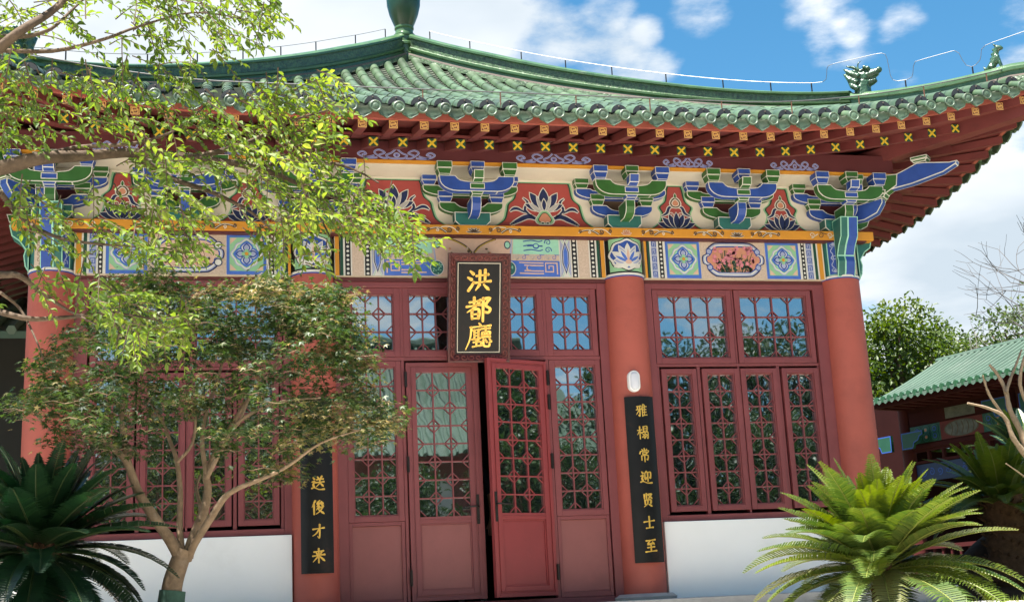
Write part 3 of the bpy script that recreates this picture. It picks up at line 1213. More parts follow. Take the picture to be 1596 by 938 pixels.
# cartouche field with the bow and the plant
A.poly([(-.36, ZF0), (.36, ZF0), (.40, ZF1), (-.40, ZF1)], A_PINK, 2)
A.line([(-.362, ZF0), (-.402, ZF1)], .016, A_LAV, 3)
A.line([(.362, ZF0), (.402, ZF1)], .016, A_LAV, 3)
for s in (-1, 1):
    A.line(sp2([(s * .01, ZF0 + .24), (s * .06, ZF0 + .30), (s * .14, ZF0 + .35), (s * .24, ZF0 + .39)], 5), [.022] * 16, A_BROWN, 4)
    A.line(sp2([(s * .02, ZF0 + .245), (s * .07, ZF0 + .30), (s * .15, ZF0 + .348), (s * .23, ZF0 + .382)], 5), .006, A_YELLOW, 5)
    A.ell(s * .355, ZF1 - .075, .034, .044, A_NAVY, 4, 12)
    A.ell(s * .355, ZF1 - .075, .024, .032, A_MINT, 5, 12)
for k in range(40):
    x, z = rnd.uniform(-.24, .27), ZF0 + rnd.uniform(.12, .29)
    A.ell(x, z, rnd.uniform(.008, .024), rnd.uniform(.008, .02), rnd.choice((A_CORAL, A_PINK, A_BROWN, A_SAND, A_CORAL)), 6, 8)
A.build('painted_frieze', PAV, y=-0.102)

# painted lotus on the heads of the inner columns, scroll on the corner ones
for cx in CX[1:3]:
    A = Art()
    r = 0.2045
    zc = 3.415
    A.rect(cx - .30, cx + .30, 3.23, 3.597, A_BLACK, 0)
    A.rect(cx - .20, cx + .20, 3.242, 3.585, A_LGREEN, 1)

    def blob(k):
        pts = []
        for j in range(40):
            t = 2 * pi * j / 40
            rr = 1 + .05 * cos(8 * t)
            pts.append((cx + .205 * k * rr * cos(t) * (1 + .06 * cos(2 * t)), zc + .168 * k * rr * sin(t)))
        return pts
    A.poly(blob(1.0), A_BLACK, 2)
    A.poly(blob(.94), A_WHITE, 3)
    A.poly(blob(.82), A_BLUE, 4)
    for k in range(9):
        t = pi * (-.08 + 1.16 * k / 8)
        A.petal(cx, zc - .085, t, .205 if 1 < k < 7 else .155, .075, A_LAV if k % 2 else A_WHITE, A_WHITE, 5 + (k % 2) * 2, .012)
    for k in range(5):
        t = pi * (.18 + .64 * k / 4)
        A.petal(cx, zc - .09, t, .165, .055, A_BLUE2 if k != 2 else A_PINK, A_WHITE, 10, .013)
    for s in (-1, 1):
        A.petal(cx, zc - .09, -pi / 2 + s * .9, .075, .06, A_WHITE, A_WHITE, 9)
    A.ell(cx, zc - .082, .032, .024, A_PINK, 13, 12)
    A.build('lotus_painting', PAV, cyl=(cx, 0, r, 0))
for s in (1, -1):
    cx = s * 3.98
    A = Art()
    r = 0.2045
    zc = 3.415
    A.rect(cx - .30, cx + .30, 3.23, 3.597, A_TEAL, 0)
    u = s * -.115
    A.rect(cx + u - .078, cx + u + .078, 3.23, 3.597, A_MINT, 1)
    A.rect(cx + u - .066, cx + u + .066, 3.236, 3.590, A_BLUE, 2)
    for k in (-1, 1):
        A.ell(cx + u, zc + k * .145, .024, .018, A_LAV, 3, 12)
        for e in (-1, 1):
            A.scroll(cx + u + e * .026, zc + k * .130, .024, A_LAV, 3, .009, e * k, 1.1)
            A.line(sp2([(cx + u + e * .012, zc + k * .115), (cx + u + e * .036, zc + k * .075), (cx + u + e * .016, zc + k * .035), (cx + u + e * .038, zc)], 4), .009, A_LAV, 3)
    A.ell(cx + u, zc, .022, .024, A_LAV, 4, 12)
    A.ell(cx + u, zc, .012, .014, A_BLUE, 5, 12)
    A.rect(cx + s * .10 - .06, cx + s * .10 + .06, 3.236, 3.590, A_SAND, 2)
    for k in range(7):
        A.scroll(cx + s * .10 + rnd.uniform(-.025, .025), 3.26 + .047 * k, .026, A_BROWN, 3, .006, 1 if k % 2 else -1, 1.2)
    A.build('scroll_painting', PAV, cyl=(cx, 0, r, 0))

# ---- orange plank beam, dark strip below painting its shadow line
m = MB()
m.box(-4.33, 4.33, -0.205, 0.22, 3.600, 3.695)
o = bevel(m.build('orange_plank_beam', A_ORANGE, PAV), 0.006)
m = MB()
m.box(-4.25, 4.25, -0.19, 0.2, 3.585, 3.599)
m.build('beam_shadow_strip', DARK_RED, PAV)


def acanthus(A, c, zc, w, h, petals=True):
    """flower in the middle with running scrolls on both sides"""
    if petals:
        for k in range(7):
            t = pi * (.05 + .9 * k / 6)
            A.petal(c, zc - h * .40, t, h * (.55 + .35 * abs(cos(t))) * 1.1, h * .26, A_BROWN, A_CREAM, 2 + k % 2, .004)
    for s in (-1, 1):
        A.line(sp2([(c + s * w * .17, zc - h * .38), (c + s * w * .24, zc + h * .25), (c + s * w * .34, zc + h * .30), (c + s * w * .36, zc - h * .02)], 5), [.010] * 16, A_CREAM, 2)
        A.scroll(c + s * w * .27, zc - h * .05, h * .34, A_BROWN, 3, .014, s, 1.4)
        A.scroll(c + s * w * .18, zc + h * .02, h * .26, A_BROWN, 5, .012, -s, 1.3)
        A.scroll(c + s * w * .40, zc - h * .12, h * .22, A_CREAM, 5, .009, -s, 1.3)
        A.scroll(c + s * w * .50, zc - h * .02, h * .22, A_BROWN, 5, .012, s, 1.3)
        A.line(sp2([(c + s * w * .30, zc - h * .36), (c + s * w * .38, zc + h * .12), (c + s * w * .46, zc + h * .05), (c + s * w * .5, zc - h * .22)], 5), [.026 - .0011 * i for i in range(16)], A_BROWN, 3)
        A.line(sp2([(c + s * w * .30, zc - h * .36), (c + s * w * .38, zc + h * .18), (c + s * w * .47, zc + h * .08), (c + s * w * .52, zc - h * .25)], 5), .006, A_CREAM, 4)


A = Art()
for c in (-2.78, 0.0, 2.78):
    acanthus(A, c, 3.648, .92, .085)
for c in (-1.58, 1.58):
    acanthus(A, c, 3.648, .98, .08, False)
    for k in range(5):
        A.petal(c, 3.620, pi * (.1 + .8 * k / 4), .06, .028, A_CORAL, A_CREAM, 4 + k % 2, .004)
for s in (-1, 1):
    for k in range(4):
        A.scroll(s * (3.62 + .10 * k), 3.648, .034, A_BROWN if k % 2 else A_CREAM, 2, .010, 1 if k % 2 else -1, 1.3, tail=[(s * (3.62 + .10 * k) + s * .07, 3.66)])
A.build('beam_scroll_painting', PAV, y=-0.2062)

# ---- board behind the brackets with the red lotus panels
ZB0, ZB1 = 3.695, 4.232
m = MB()
m.box(-4.0, 4.0, -0.05, 0.06, ZB0, ZB1)
for sx in (-1, 1):
    a, b = sorted((sx * 3.95, sx * 4.03))
    m.box(a, b, 0.06, 8.0, ZB0, ZB1)
m.build('bracket_board', [SOFFIT_W], PAV)


def lotus_board(c, wide):
    A = Art()
    hb, ht = (0.565, 0.258) if wide else (0.325, 0.062)

    def shape(k):
        # stepped outline that follows the brackets on both sides
        P = [(hb + .02 + k, ZB0 - .002), (hb - .10 + k, ZB0 + .045), (hb - .175 + k, ZB0 + .12), (hb - .185 + k, ZB0 + .20),
             (hb - .215 + k * 1.0, ZB0 + .235), (ht + .035 + k, ZB0 + .285), (ht + .012 + k, ZB0 + .345), (ht + k, ZB1 - .045 + min(k, .0))]
        P = [(hb + .03 + k, ZB0 + .004)] + sp2([(hb - .05 + k, ZB0 + .03), (hb - .155 + k, ZB0 + .105), (hb - .19 + k, ZB0 + .205), (ht + .10 + k, ZB0 + .275), (ht + .035 + k, ZB0 + .34), (ht + .012 + k, ZB1 - .075)], 4)
        P.append((ht + k, ZB1 - .040 + k * .5))
        return [(c + x, z) for x, z in P] + [(c - x, z) for x, z in P[::-1]]
    A.poly(shape(.034), A_LGREEN, 0)
    A.poly(shape(.018), A_DGREEN, 1)
    A.poly(shape(0), A_RED, 2)
    if wide:
        zc = 3.94
        for s in (-1, 1):
            # side leaves
            for pts, w0 in (([(.02, -.155), (.16, -.10), (.27, -.14), (.36, -.19)], .05), ([(.10, -.12), (.20, -.03), (.17, .05), (.22, .10)], .030), ([(.20, -.06), (.27, -.02), (.32, -.02), (.36, -.05)], .034)):
                q = sp2([(c + s * x, zc + z) for x, z in pts], 5)
                n = len(q)
                A.line(q, [max(.010, w0 * sin(pi * (i + 1) / (n + 1)) + .016) for i in range(n)], A_WHITE, 3)
                A.line(q, [max(.002, w0 * sin(pi * (i + 1) / (n + 1)) - .004) for i in range(n)], A_NAVY, 4)
            A.scroll(c + s * .33, zc - .175, .022, A_WHITE, 4, .008, s, 1.2)
        for s in (-1, 1):
            A.petal(c + s * .02, zc - .03, pi / 2 - s * 1.25, .20, .085, A_NAVY, A_WHITE, 5, .009)
            A.petal(c + s * .02, zc - .02, pi / 2 - s * .62, .225, .10, A_NAVY, A_WHITE, 6, .009)
            A.petal(c + s * .03, zc - .06, pi / 2 - s * .9, .17, .05, A_GREY, A_WHITE, 7, .007)
            A.petal(c + s * .01, zc - .06, pi / 2 - s * .35, .20, .05, A_GREY, A_WHITE, 8, .007)
        A.petal(c, zc - .02, pi / 2, .235, .115, A_NAVY, A_WHITE, 7, .009)
        A.petal(c, zc - .04, pi / 2, .14, .06, A_NAVY, A_WHITE, 10, .009)
        for i, (k, mm) in enumerate(((1, A_WHITE), (.90, A_LGREEN), (.70, A_DGREEN), (.60, A_CORAL))):
            pts = [(c + k * .098 * sin(t) * (1 + .14 * cos(3 * t)), zc - .120 + k * .080 * cos(t) * (1 + .14 * cos(3 * t))) for t in [2 * pi * j / 30 for j in range(30)]]
            A.poly(pts, mm, 12 + i)
        for s in (-1, 1):
            A.ell(c + s * .026, zc - .172, .024, .017, A_WHITE, 16, 10)
            A.ell(c + s * .026, zc - .172, .015, .009, A_DGREEN, 17, 10)
    else:
        zc = 3.775
        for k, (t, l) in enumerate(((-1.25, .20), (1.25, .20), (-.85, .19), (.85, .19), (-.42, .18), (.42, .18), (0, .185))):
            A.petal(c + .03 * sin(t), zc - .035, pi / 2 - t, l * .98, .075, A_NAVY, A_WHITE, 4 + k, .008)
        zc = 3.965
        for s in (-1, 1):
            q = sp2([(c + s * .02, zc + .01), (c + s * .07, zc + .0), (c + s * .10, zc - .06), (c + s * .165, zc - .095)], 5)
            A.line(q, [max(.010, .034 * sin(pi * (i + 1) / 17) + .012) for i in range(len(q))], A_WHITE, 4)
            A.line(q, [max(.002, .034 * sin(pi * (i + 1) / 17) - .005) for i in range(len(q))], A_NAVY, 5)
            A.scroll(c + s * .055, zc - .075, .028, A_WHITE, 5, .008, s, 1.3, a0=pi / 2)
        for k, mm in ((1, A_WHITE), (.84, A_BROWN), (.62, A_WHITE), (.48, A_CORAL)):
            pts = [(c + k * .068 * sin(t), zc + .045 + k * (.055 * cos(t) + .02 * max(0, cos(t)) ** 3)) for t in [2 * pi * j / 24 for j in range(24)]]
            A.poly(pts, mm, 7 + int((1 - k) * 8))
        A.petal(c, zc + .095, pi / 2, .065, .036, A_GREEN, A_WHITE, 13, .006)
    A.build('lotus_panel', PAV, y=-0.0515)


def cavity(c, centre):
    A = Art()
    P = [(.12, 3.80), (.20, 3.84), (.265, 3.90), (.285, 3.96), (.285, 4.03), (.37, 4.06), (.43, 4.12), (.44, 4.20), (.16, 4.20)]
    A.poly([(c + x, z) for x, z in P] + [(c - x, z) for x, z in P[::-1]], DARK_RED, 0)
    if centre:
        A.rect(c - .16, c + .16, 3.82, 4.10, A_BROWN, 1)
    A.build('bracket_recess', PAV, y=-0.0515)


for c in (-3.98, -2.78, -1.58, 0.0, 1.58, 2.78, 3.98):
    cavity(c, abs(abs(c) - 1.58) < .1)
for c, w in ((0.77, True), (-0.77, True), (2.185, False), (-2.185, False), (3.365, False), (-3.365, False)):
    lotus_board(c, w)

# white soffit between the wall plane and the eave purlin, purlin above
m = MB()
m.box(-4.40, 4.40, -0.41, 0.2, 4.234, 4.262)
for sx in (-1, 1):
    a, b = sorted((sx * 3.8, sx * 4.39))
    m.box(a, b, 0.2, 8.4, 4.234, 4.262)
m.build('white_soffit', SOFFIT_W, PAV)
m = MB()
m.box(-4.48, 4.48, -0.50, -0.42, 4.250, 4.44)
m.box(-4.48, 4.48, -0.415, 0.3, 4.27, 4.46)
for sx in (-1, 1):
    a, b = sorted((sx * 4.40, sx * 4.48))
    m.box(a, b, -0.42, 8.46, 4.250, 4.44)
m.build('eave_purlin', DARK_RED, PAV)
m = MB()
m.box(-4.48, 4.48, -0.497, -0.42, 4.238, 4.2495)
m.build('purlin_orange_line', A_ORANGE, PAV)


def cloud_scroll(A, c, zb, w, h):
    for s in (-1, 1):
        for pts in ([(.0, .95), (.07, .55), (.14, .35), (.10, .12), (.0, .05)],
                    [(.12, .10), (.20, .12), (.30, .55), (.24, .80), (.16, .55), (.24, .35)],
                    [(.26, .12), (.36, .08), (.46, .18), (.52, .42), (.46, .62), (.41, .42), (.47, .34)],
                    [(.30, .30), (.36, .18), (.44, .10)]):
            q = sp2([(c + s * w * x, zb + h * z) for x, z in pts], 5)
            n = len(q)
            A.line(q, [.018] * n, A_LAV, 1)
            A.line(q, [.009] * n, A_LILAC, 2)
    A.ell(c, zb + h * .36, w * .045, h * .22, A_LAV, 3, 14)
    A.ell(c, zb + h * .36, w * .032, h * .16, A_LILAC, 4, 14)
    A.ell(c, zb + h * .34, w * .012, h * .08, DARK_RED, 5, 10)


A = Art()
for c, w in ((-0.79, .72), (0.78, .72), (2.19, .50), (3.36, .50), (-2.19, .5), (-3.36, .5)):
    cloud_scroll(A, c, 4.254, w, .118)
A.build('cloud_scroll_painting', PAV, y=-0.5015)


# ---- bracket sets
def block_solids(x, z0, z1, y0, y1, w, fi):
    zm = z0 + (z1 - z0) * .48
    h, k = w / 2, w / 2 * .70
    return [([(x - h, zm), (x + h, zm), (x + h, z1), (x - h, z1)], 'y', y0, y1, fi),
            ([(x - k, z0), (x + k, z0), (x + h, zm), (x - h, zm)], 'y', y0 + .012, y1 - .012, fi)]


def arm_poly(half, z0, z1, dip, flat):
    """boat shaped bracket arm: square tops at the ends, scooped middle, rounded undersides"""
    P = [(flat, z0)] + [(flat + (half - flat) * sin(t), z0 + (z1 - .035 - z0) * (1 - cos(t))) for t in [pi / 2 * k / 6 for k in range(1, 7)]]
    P += [(half, z1), (half - .145, z1)]
    P += sp2([(half - .16, z1 - .002), (half - .21, z1 - dip * .75), (.05, z1 - dip)], 3)
    return P + [(-x, z) for x, z in P[::-1]]


def bracket_mats(scheme):
    return [A_WHITE, A_BLUE, A_GREEN, A_TEAL] if scheme == 0 else [A_WHITE, A_GREEN, A_BLUE, A_TEAL]


def bracket_set(x, scheme):
    """scheme 0: blue outer arm over green inner arms; 1: the reverse"""
    mm = bracket_mats(scheme)
    root = outlined('bracket_set', [([(-.135, 3.696), (.135, 3.696), (.182, 3.742), (.182, 3.836), (-.182, 3.836), (-.182, 3.742)], 'y', -.185, .0, 3)], mm, PAV, .010, loc=(x, 0, 0))
    outlined('inner_lower_arm', [(arm_poly(.325, 3.835, 3.952, .055, .13), 'y', -.135, -.055, 2)], mm, root, .009)
    outlined('inner_upper_arm', [(arm_poly(.485, 4.020, 4.128, .03, .27), 'y', -.135, -.055, 2)], mm, root, .009)
    for s in (-1, 1):
        outlined('bearing_block', block_solids(s * .262, 3.953, 4.066, -.150, -.052, .150, 1), mm, root, .0062)
        outlined('bearing_block', block_solids(s * .420, 4.129, 4.232, -.150, -.052, .150, 1), mm, root, .0062)
    pr = [(-.155, 3.765), (-.300, 3.765), (-.375, 3.80), (-.405, 3.86), (-.405, 3.930), (-.155, 3.930)]
    outlined('projecting_arm', [(pr, 'x', -.048, .048, 1)], mm, root, .009)
    outlined('centre_block', block_solids(0, 3.931, 4.040, -.480, -.340, .145, 2), mm, root, .009)
    outlined('outer_arm', [(arm_poly(.375, 3.958, 4.118, .062, .20), 'y', -.475, -.385, 1)], mm, root, .010)
    outlined('beam_nose', [([(-.50, 4.045), (-.575, 4.06), (-.60, 4.14), (-.476, 4.14), (-.476, 4.045)], 'x', -.05, .05, 2)], mm, root, .009)
    for px, fi, w in ((-.325, 2, .15), (.325, 2, .15), (0, 1, .138)):
        outlined('bearing_block', block_solids(px, 4.119 if px else 4.135, 4.248, -.535 if not px else -.520, -.370, w, fi), mm, root, .0062)
    return root


b0 = bracket_set(0.0, 0)
b1 = bracket_set(1.58, 1)
for x, src in ((2.78, b0), (-2.78, b0), (-1.58, b1), (3.98, b1), (-3.98, b1)):
    c = copy_tree(src, PAV)
    c.location = (x, 0, 0)
for sx in (-1, 1):
    for y, src in ((0.0, b1), (1.2, b0)):
        c = copy_tree(src, PAV)
        c.location = (sx * 3.98, y, 0)
        c.rotation_euler.z = sx * pi / 2


# diagonal corner brackets with the beak
def corner_bracket(sx):
    mm = [A_WHITE, A_BLUE, A_GREEN, A_TEAL]
    low = [(.16, 3.80), (.36, 3.80), (.50, 3.85), (.57, 3.95), (.57, 4.0), (.16, 3.96)]
    root = outlined('corner_bracket', [(low, 'y', -.05, .05, 1)], mm, PAV, .011, loc=(sx * 3.98, 0, 0))
    root.rotation_euler.z = -pi / 4 if sx > 0 else pi + pi / 4
    outlined('bearing_block', block_solids(.53, 4.001, 4.075, -.08, .08, .18, 2), mm, root, .010)
    outlined('upper_arm', [([(.2, 4.03), (.60, 4.03), (.74, 4.10), (.76, 4.22), (.60, 4.24), (.56, 4.16), (.2, 4.16)], 'y', -.058, .058, 2)], mm, root, .011)
    beak = [(.60, 4.065), (.90, 4.085), (1.22, 4.14), (1.36, 4.20), (1.375, 4.235), (1.30, 4.232), (1.05, 4.285), (.97, 4.295), (.77, 4.23), (.62, 4.20)]
    outlined('beak_arm', [(beak, 'y', -.05, .05, 1)], mm, root, .012)
    outlined('bearing_block', block_solids(1.0, 4.297, 4.36, -.07, .07, .17, 2), mm, root, .010)
    # crossed beam heads over the column
    return root


for sx in (-1, 1):
    corner_bracket(sx)
    mm = [A_MINT, A_TEAL, A_BLUE, A_DGREEN]
    x0 = sx * 3.98
    # crossed beam heads: one continues the front beam outwards, one the flank beam forwards
    P = [(.20, 3.20), (.235, 3.26), (.25, 3.36), (.235, 3.42), (.29, 3.50), (.36, 3.55), (.385, 3.655), (.20, 3.66)]
    outlined('beam_head', [([(sx * a, b) for a, b in P], 'y', -.09, .09, 1)], mm, PAV, .014, loc=(x0, 0, 0))
    Q = [(-.20, 3.20), (-.225, 3.26), (-.25, 3.36), (-.235, 3.42), (-.29, 3.52), (-.36, 3.60), (-.40, 3.80), (-.20, 3.80)]
    outlined('beam_head', [(Q, 'x', -.055, .055, 2)], mm, PAV, .012, loc=(x0 + sx * .03, 0, 0))
    outlined('beam_head', [(Q, 'x', -.14, -.056, 1)] if sx > 0 else [(Q, 'x', .056, .14, 1)], mm, PAV, .012, loc=(x0 + sx * .03, 0, 0))


# ------------------------------------------------------------------ roof
def roofz(t):
    return 7.35 - .78 * t + .0725 * t * t - .0055 * t ** 3 + .065 * (t / 5.68) ** 4


def lift(x):
    k = max(0, (abs(x) - 2.4) / 2.9)
    return .47 * min(k, 1.15) ** 1.7


def RZ(x, t):
    """roof surface height, x along the eave, t out from the apex"""
    return roofz(t) + lift(x) * max(0, min(1, (t - 2.8) / 2.6)) ** 1.3


TE = 5.68
PITCH = .207
m = MB()
nrow = 27
rows = [(i + .5) * PITCH for i in range(-nrow, nrow)]
tr = random.Random(11)
for x in rows:
    t0 = abs(x) + .12
    if t0 > TE - .15:
        continue
    L = TE - .13 - t0
    nseg = max(1, round(L / .29))
    sl = L / nseg
    jx = 0
    for k in range(nseg):
        ta, tb = t0 + k * sl, t0 + (k + 1) * sl
        jx = tr.uniform(-.004, .004)
        jz = tr.uniform(-.003, .004)
        ra, rb = .059, .0625
        rings = []
        if k == nseg - 1:
            rb = .078
        for (t, r) in ((ta, ra), ((ta + tb) / 2, (ra + min(rb, .064)) / 2), (tb + .012, rb)):
            z = RZ(x, t) + .012 + jz
            rings.append([(x + jx + r * cos(a), YC - t, z + r * 1.05 * sin(a)) for a in [pi * q / 7 for q in range(8)]])
        vs = [p for r in rings for p in r]
        m.add(vs, [(i * 8 + q, i * 8 + q + 1, (i + 1) * 8 + q + 1, (i + 1) * 8 + q) for i in range(2) for q in range(7)], 0)
    # dark crescents paint the shaded hollow end of the last big tile; pale nail
    t = tb + .0125
    z = RZ(x, t) + .012
    m.add([(x + .078 * cos(a), YC - t, z + .082 * sin(a)) for a in [pi * q / 10 for q in range(11)]], [tuple(range(11))[::-1]], 2)
    m.add([(x + .070 * cos(a), YC - t - .004, z + .012 + .064 * sin(a)) for a in [pi * q / 10 for q in range(11)]], [tuple(range(11))[::-1]], 3)
    m.sphere((x - .004, YC - t - .01, z + .060), .008, 4, 6)
    # narrower eave tile with round end disc, drooping a little
    ta, tb = tb - .1, TE + .035
    za, zb = RZ(x, ta) - .006, RZ(x, TE) - .018
    r = .048
    rings = [[(x + r * cos(a), YC - t, z + r * sin(a)) for a in [2 * pi * q / 14 for q in range(14)]] for t, z in ((ta, za), (tb, zb))]
    m.add(rings[0] + rings[1], [(q, (q + 1) % 14, 14 + (q + 1) % 14, 14 + q) for q in range(14)], 0)
    r = .058
    c = (x, YC - tb - .008, zb)
    for rr, dy, mi in ((.058, 0, 1),):
        rings = []
        for q_r, q_y in ((.052, .02), (.053, -.004), (.046, -.009), (.041, -.004), (.028, -.004), (.024, -.007), (.010, -.008)):
            rings.append([(c[0] + q_r * cos(a), c[1] + q_y, c[2] + q_r * sin(a)) for a in [2 * pi * q / 16 for q in range(16)]])
        vs = [p for rg in rings for p in rg]
        fs = [(i * 16 + q, i * 16 + (q + 1) % 16, (i + 1) * 16 + (q + 1) % 16, (i + 1) * 16 + q) for i in range(6) for q in range(16)]
        fs.append(tuple(range(6 * 16, 7 * 16)))
        m.add(vs, fs, 1)
# pan tiles between the rows
pans = [i * PITCH for i in range(-nrow, nrow + 1)]
for x in pans:
    t = abs(x) + .05
    hw = PITCH / 2 - .045
    while t < TE - .02:
        t2 = min(t + .105, TE)
        v = []
        for tt, up in ((t, .0), (t2, .020)):
            for q in range(5):
                u = -1 + q / 2
                v.append((x + u * (hw + .01), YC - tt, RZ(x, tt) - .03 + up + .028 * u * u))
        for q in range(5):
            u = -1 + q / 2
            v.append((x + u * (hw + .01), YC - t2, RZ(x, t2) - .03 - .004 + .028 * u * u))
        m.add(v, [(i * 5 + q, i * 5 + q + 1, (i + 1) * 5 + q + 1, (i + 1) * 5 + q) for i in range(2) for q in range(4)], 5)
        t = t2
    if abs(x) < 5.6:
        # drip tile: pendant petal with a rim
        zt = RZ(x, TE) - .012
        pet = [(-.080, .012), (-.045, .0), (0, -.006), (.045, 0), (.080, .012), (.082, -.040), (.066, -.066), (.032, -.084), (0, -.104), (-.032, -.084), (-.066, -.066), (-.082, -.040)]
        yy = YC - TE - .014
        fr = [(x + a, yy - .012 - b * .12, zt + b) for a, b in pet]
        bk = [(x + a, yy + .008 - b * .12, zt + b) for a, b in pet]
        inn = [(x + a * .80, yy - .007 - b * .12, zt - .046 + (b + .046) * .80) for a, b in pet]
        n = len(pet)
        m.add(fr + bk + inn, [tuple(range(2 * n, 3 * n))] + [(i, (i + 1) % n, 2 * n + (i + 1) % n, 2 * n + i) for i in range(n)] + [((i + 1) % n, i, n + i, n + (i + 1) % n) for i in range(n)] + [tuple(range(2 * n - 1, n - 1, -1))], 1)
        v = []
        for tt in (TE - .1, TE + .016):
            for q in range(5):
                u = -1 + q / 2
                v.append((x + u * .080, YC - tt, RZ(x, TE) - .022 + .030 * u * u))
        m.add(v, [(q, q + 1, 6 + q, 5 + q) for q in range(4)], 5)
bmt = m
roof_mats = [TILE, TILE_END, TILE_HOLE, TILE_HOLE, MORTAR, TILE_PAN]
ROOF = []
for q in range(4):
    if q == 0:
        o = m.build('tiled_roof_slope', roof_mats, PAV, auto=radians(50))
        # object origin at the plan centre so that the copies turn about it
        o.data.transform(Matrix.Translation((0, -YC, 0)))
        src = o
    else:
        o = src.copy()
        COL.objects.link(o)
    o.location = (0, YC, 0)
    o.rotation_euler.z = q * pi / 2
    ROOF.append(o)

# ---- boards, fascia, rafters under the eave
m = MB()
xs = [-5.62 + 11.24 * k / 56 for k in range(57)]


def face_strip(m, prof, mi=0, flip=False):
    """prof: list of (t, z above the base line); follows the eave sweep, mitred at the corners"""
    for a, b in zip(prof[:-1], prof[1:]):
        for i in range(len(xs) - 1):
            v = []
            for (t, z) in (a, b):
                for x in (xs[i], xs[i + 1]):
                    xx = max(-t, min(t, x))
                    v.append((xx, YC - t, z + lift(xx) * max(0, min(1, (t - 2.8) / 2.6)) ** .4))
            m.add(v, [(0, 1, 3, 2)], mi)


face_strip(m, [(TE - .085, 4.330), (TE - .085, 4.232), (TE - .125, 4.232), (TE - .125, 4.26)], 1)        # fascia board
face_strip(m, [(TE - .12, 4.244), (4.98, 4.384), (4.30, 4.535)], 0)                                        # boards over flying rafters
face_strip(m, [(5.09, 4.262), (5.09, 4.290), (5.03, 4.30), (4.985, 4.382)], 0)
face_strip(m, [(5.09, 4.260), (4.38, 4.485), (3.9, 4.66)], 0)                                             # boards over the main rafters
o = m.build('eave_boards', [EAVE_RED, FASCIA_RED], PAV)
o.data.transform(Matrix.Translation((0, -YC, 0)))
o.location = (0, YC, 0)
BOARD_SRC = o
for q in (1, 2, 3):
    c = o.copy()
    COL.objects.link(c)
    c.rotation_euler.z = q * pi / 2


def rafter_square(m, p, q, h, mi=0, square=False):
    """square timber from p (tip) to q (root)"""
    p, q = Vector(p), Vector(q)
    d = (q - p).normalized()
    a = d.cross(Vector((0, 0, 1))).normalized() * h
    b = a.cross(d).normalized() * h
    if square:
        a, b, d = Vector((h, 0, 0)), Vector((0, 0, h)), Vector((0, 1, 0))
    vs = [c + s * a + u * b for c in (p, q) for s, u in ((-1, -1), (1, -1), (1, 1), (-1, 1))]
    m.add(vs, [(0, 3, 2, 1), (4, 5, 6, 7), (0, 1, 5, 4), (1, 2, 6, 5), (2, 3, 7, 6), (3, 0, 4, 7)], mi)
    return d, a, b


def end_art(m, p, d, a, b, h, kind):
    o = -d
    def quad(x0, x1, z0, z1, lay, mi):
        c = Vector(p) + o * (.0015 * lay)
        A_, B_ = a / h, b / h
        m.add([c + A_ * x0 + B_ * z0, c + A_ * x1 + B_ * z0, c + A_ * x1 + B_ * z1, c + A_ * x0 + B_ * z1], [(0, 1, 2, 3)], mi)

    def seg(x0, z0, x1, z1, w, lay, mi):
        c = Vector(p) + o * (.0015 * lay)
        A_, B_ = a / h, b / h
        dd = Vector((x1 - x0, z1 - z0)).normalized()
        nx, nz = -dd.y * w / 2, dd.x * w / 2
        m.add([c + A_ * (x0 + nx) + B_ * (z0 + nz), c + A_ * (x0 - nx) + B_ * (z0 - nz), c + A_ * (x1 - nx) + B_ * (z1 - nz), c + A_ * (x1 + nx) + B_ * (z1 + nz)], [(0, 1, 2, 3)], mi)
    if kind == 'fly':
        e = h
        quad(-e, e, -e, e, 1, 1)
        quad(-e * .82, e * .82, -e * .82, e * .82, 2, 0)
        w = h * .20
        k = e * .62
        for s in (1, -1):
            seg(s * -k, s * k, s * k * .55, s * k, w, 3, 1)
            seg(s * k * .65, s * k, s * k * .65, s * -k * .15, w, 3, 1)
            seg(s * -k * .25, s * k * .45, s * -k * .25, s * -k * .5, w, 3, 1)
            seg(s * -k * .2, s * k * .02, s * k * .28, s * k * .02, w, 3, 1)
            seg(s * -k, s * k, s * -k, s * -k * .5, w, 3, 1)
    else:
        e = h
        quad(-e, e, -e, e, 1, 2)
        for u in range(4):
            t = pi / 4 + u * pi / 2
            seg(e * .16 * cos(t), e * .16 * sin(t), e * 1.18 * cos(t), e * 1.18 * sin(t), e * .42, 2, 1)
        quad(-e * .16, e * .16, -e * .16, e * .16, 3, 1)


def root_x(x, lim):
    return x if abs(x) < lim else math.copysign(lim + (abs(x) - lim) * .42, x)


FLYX = [(k + .5) * .2755 for k in range(-20, 20)]
MAINX = [k * .2715 for k in range(-20, 21)]


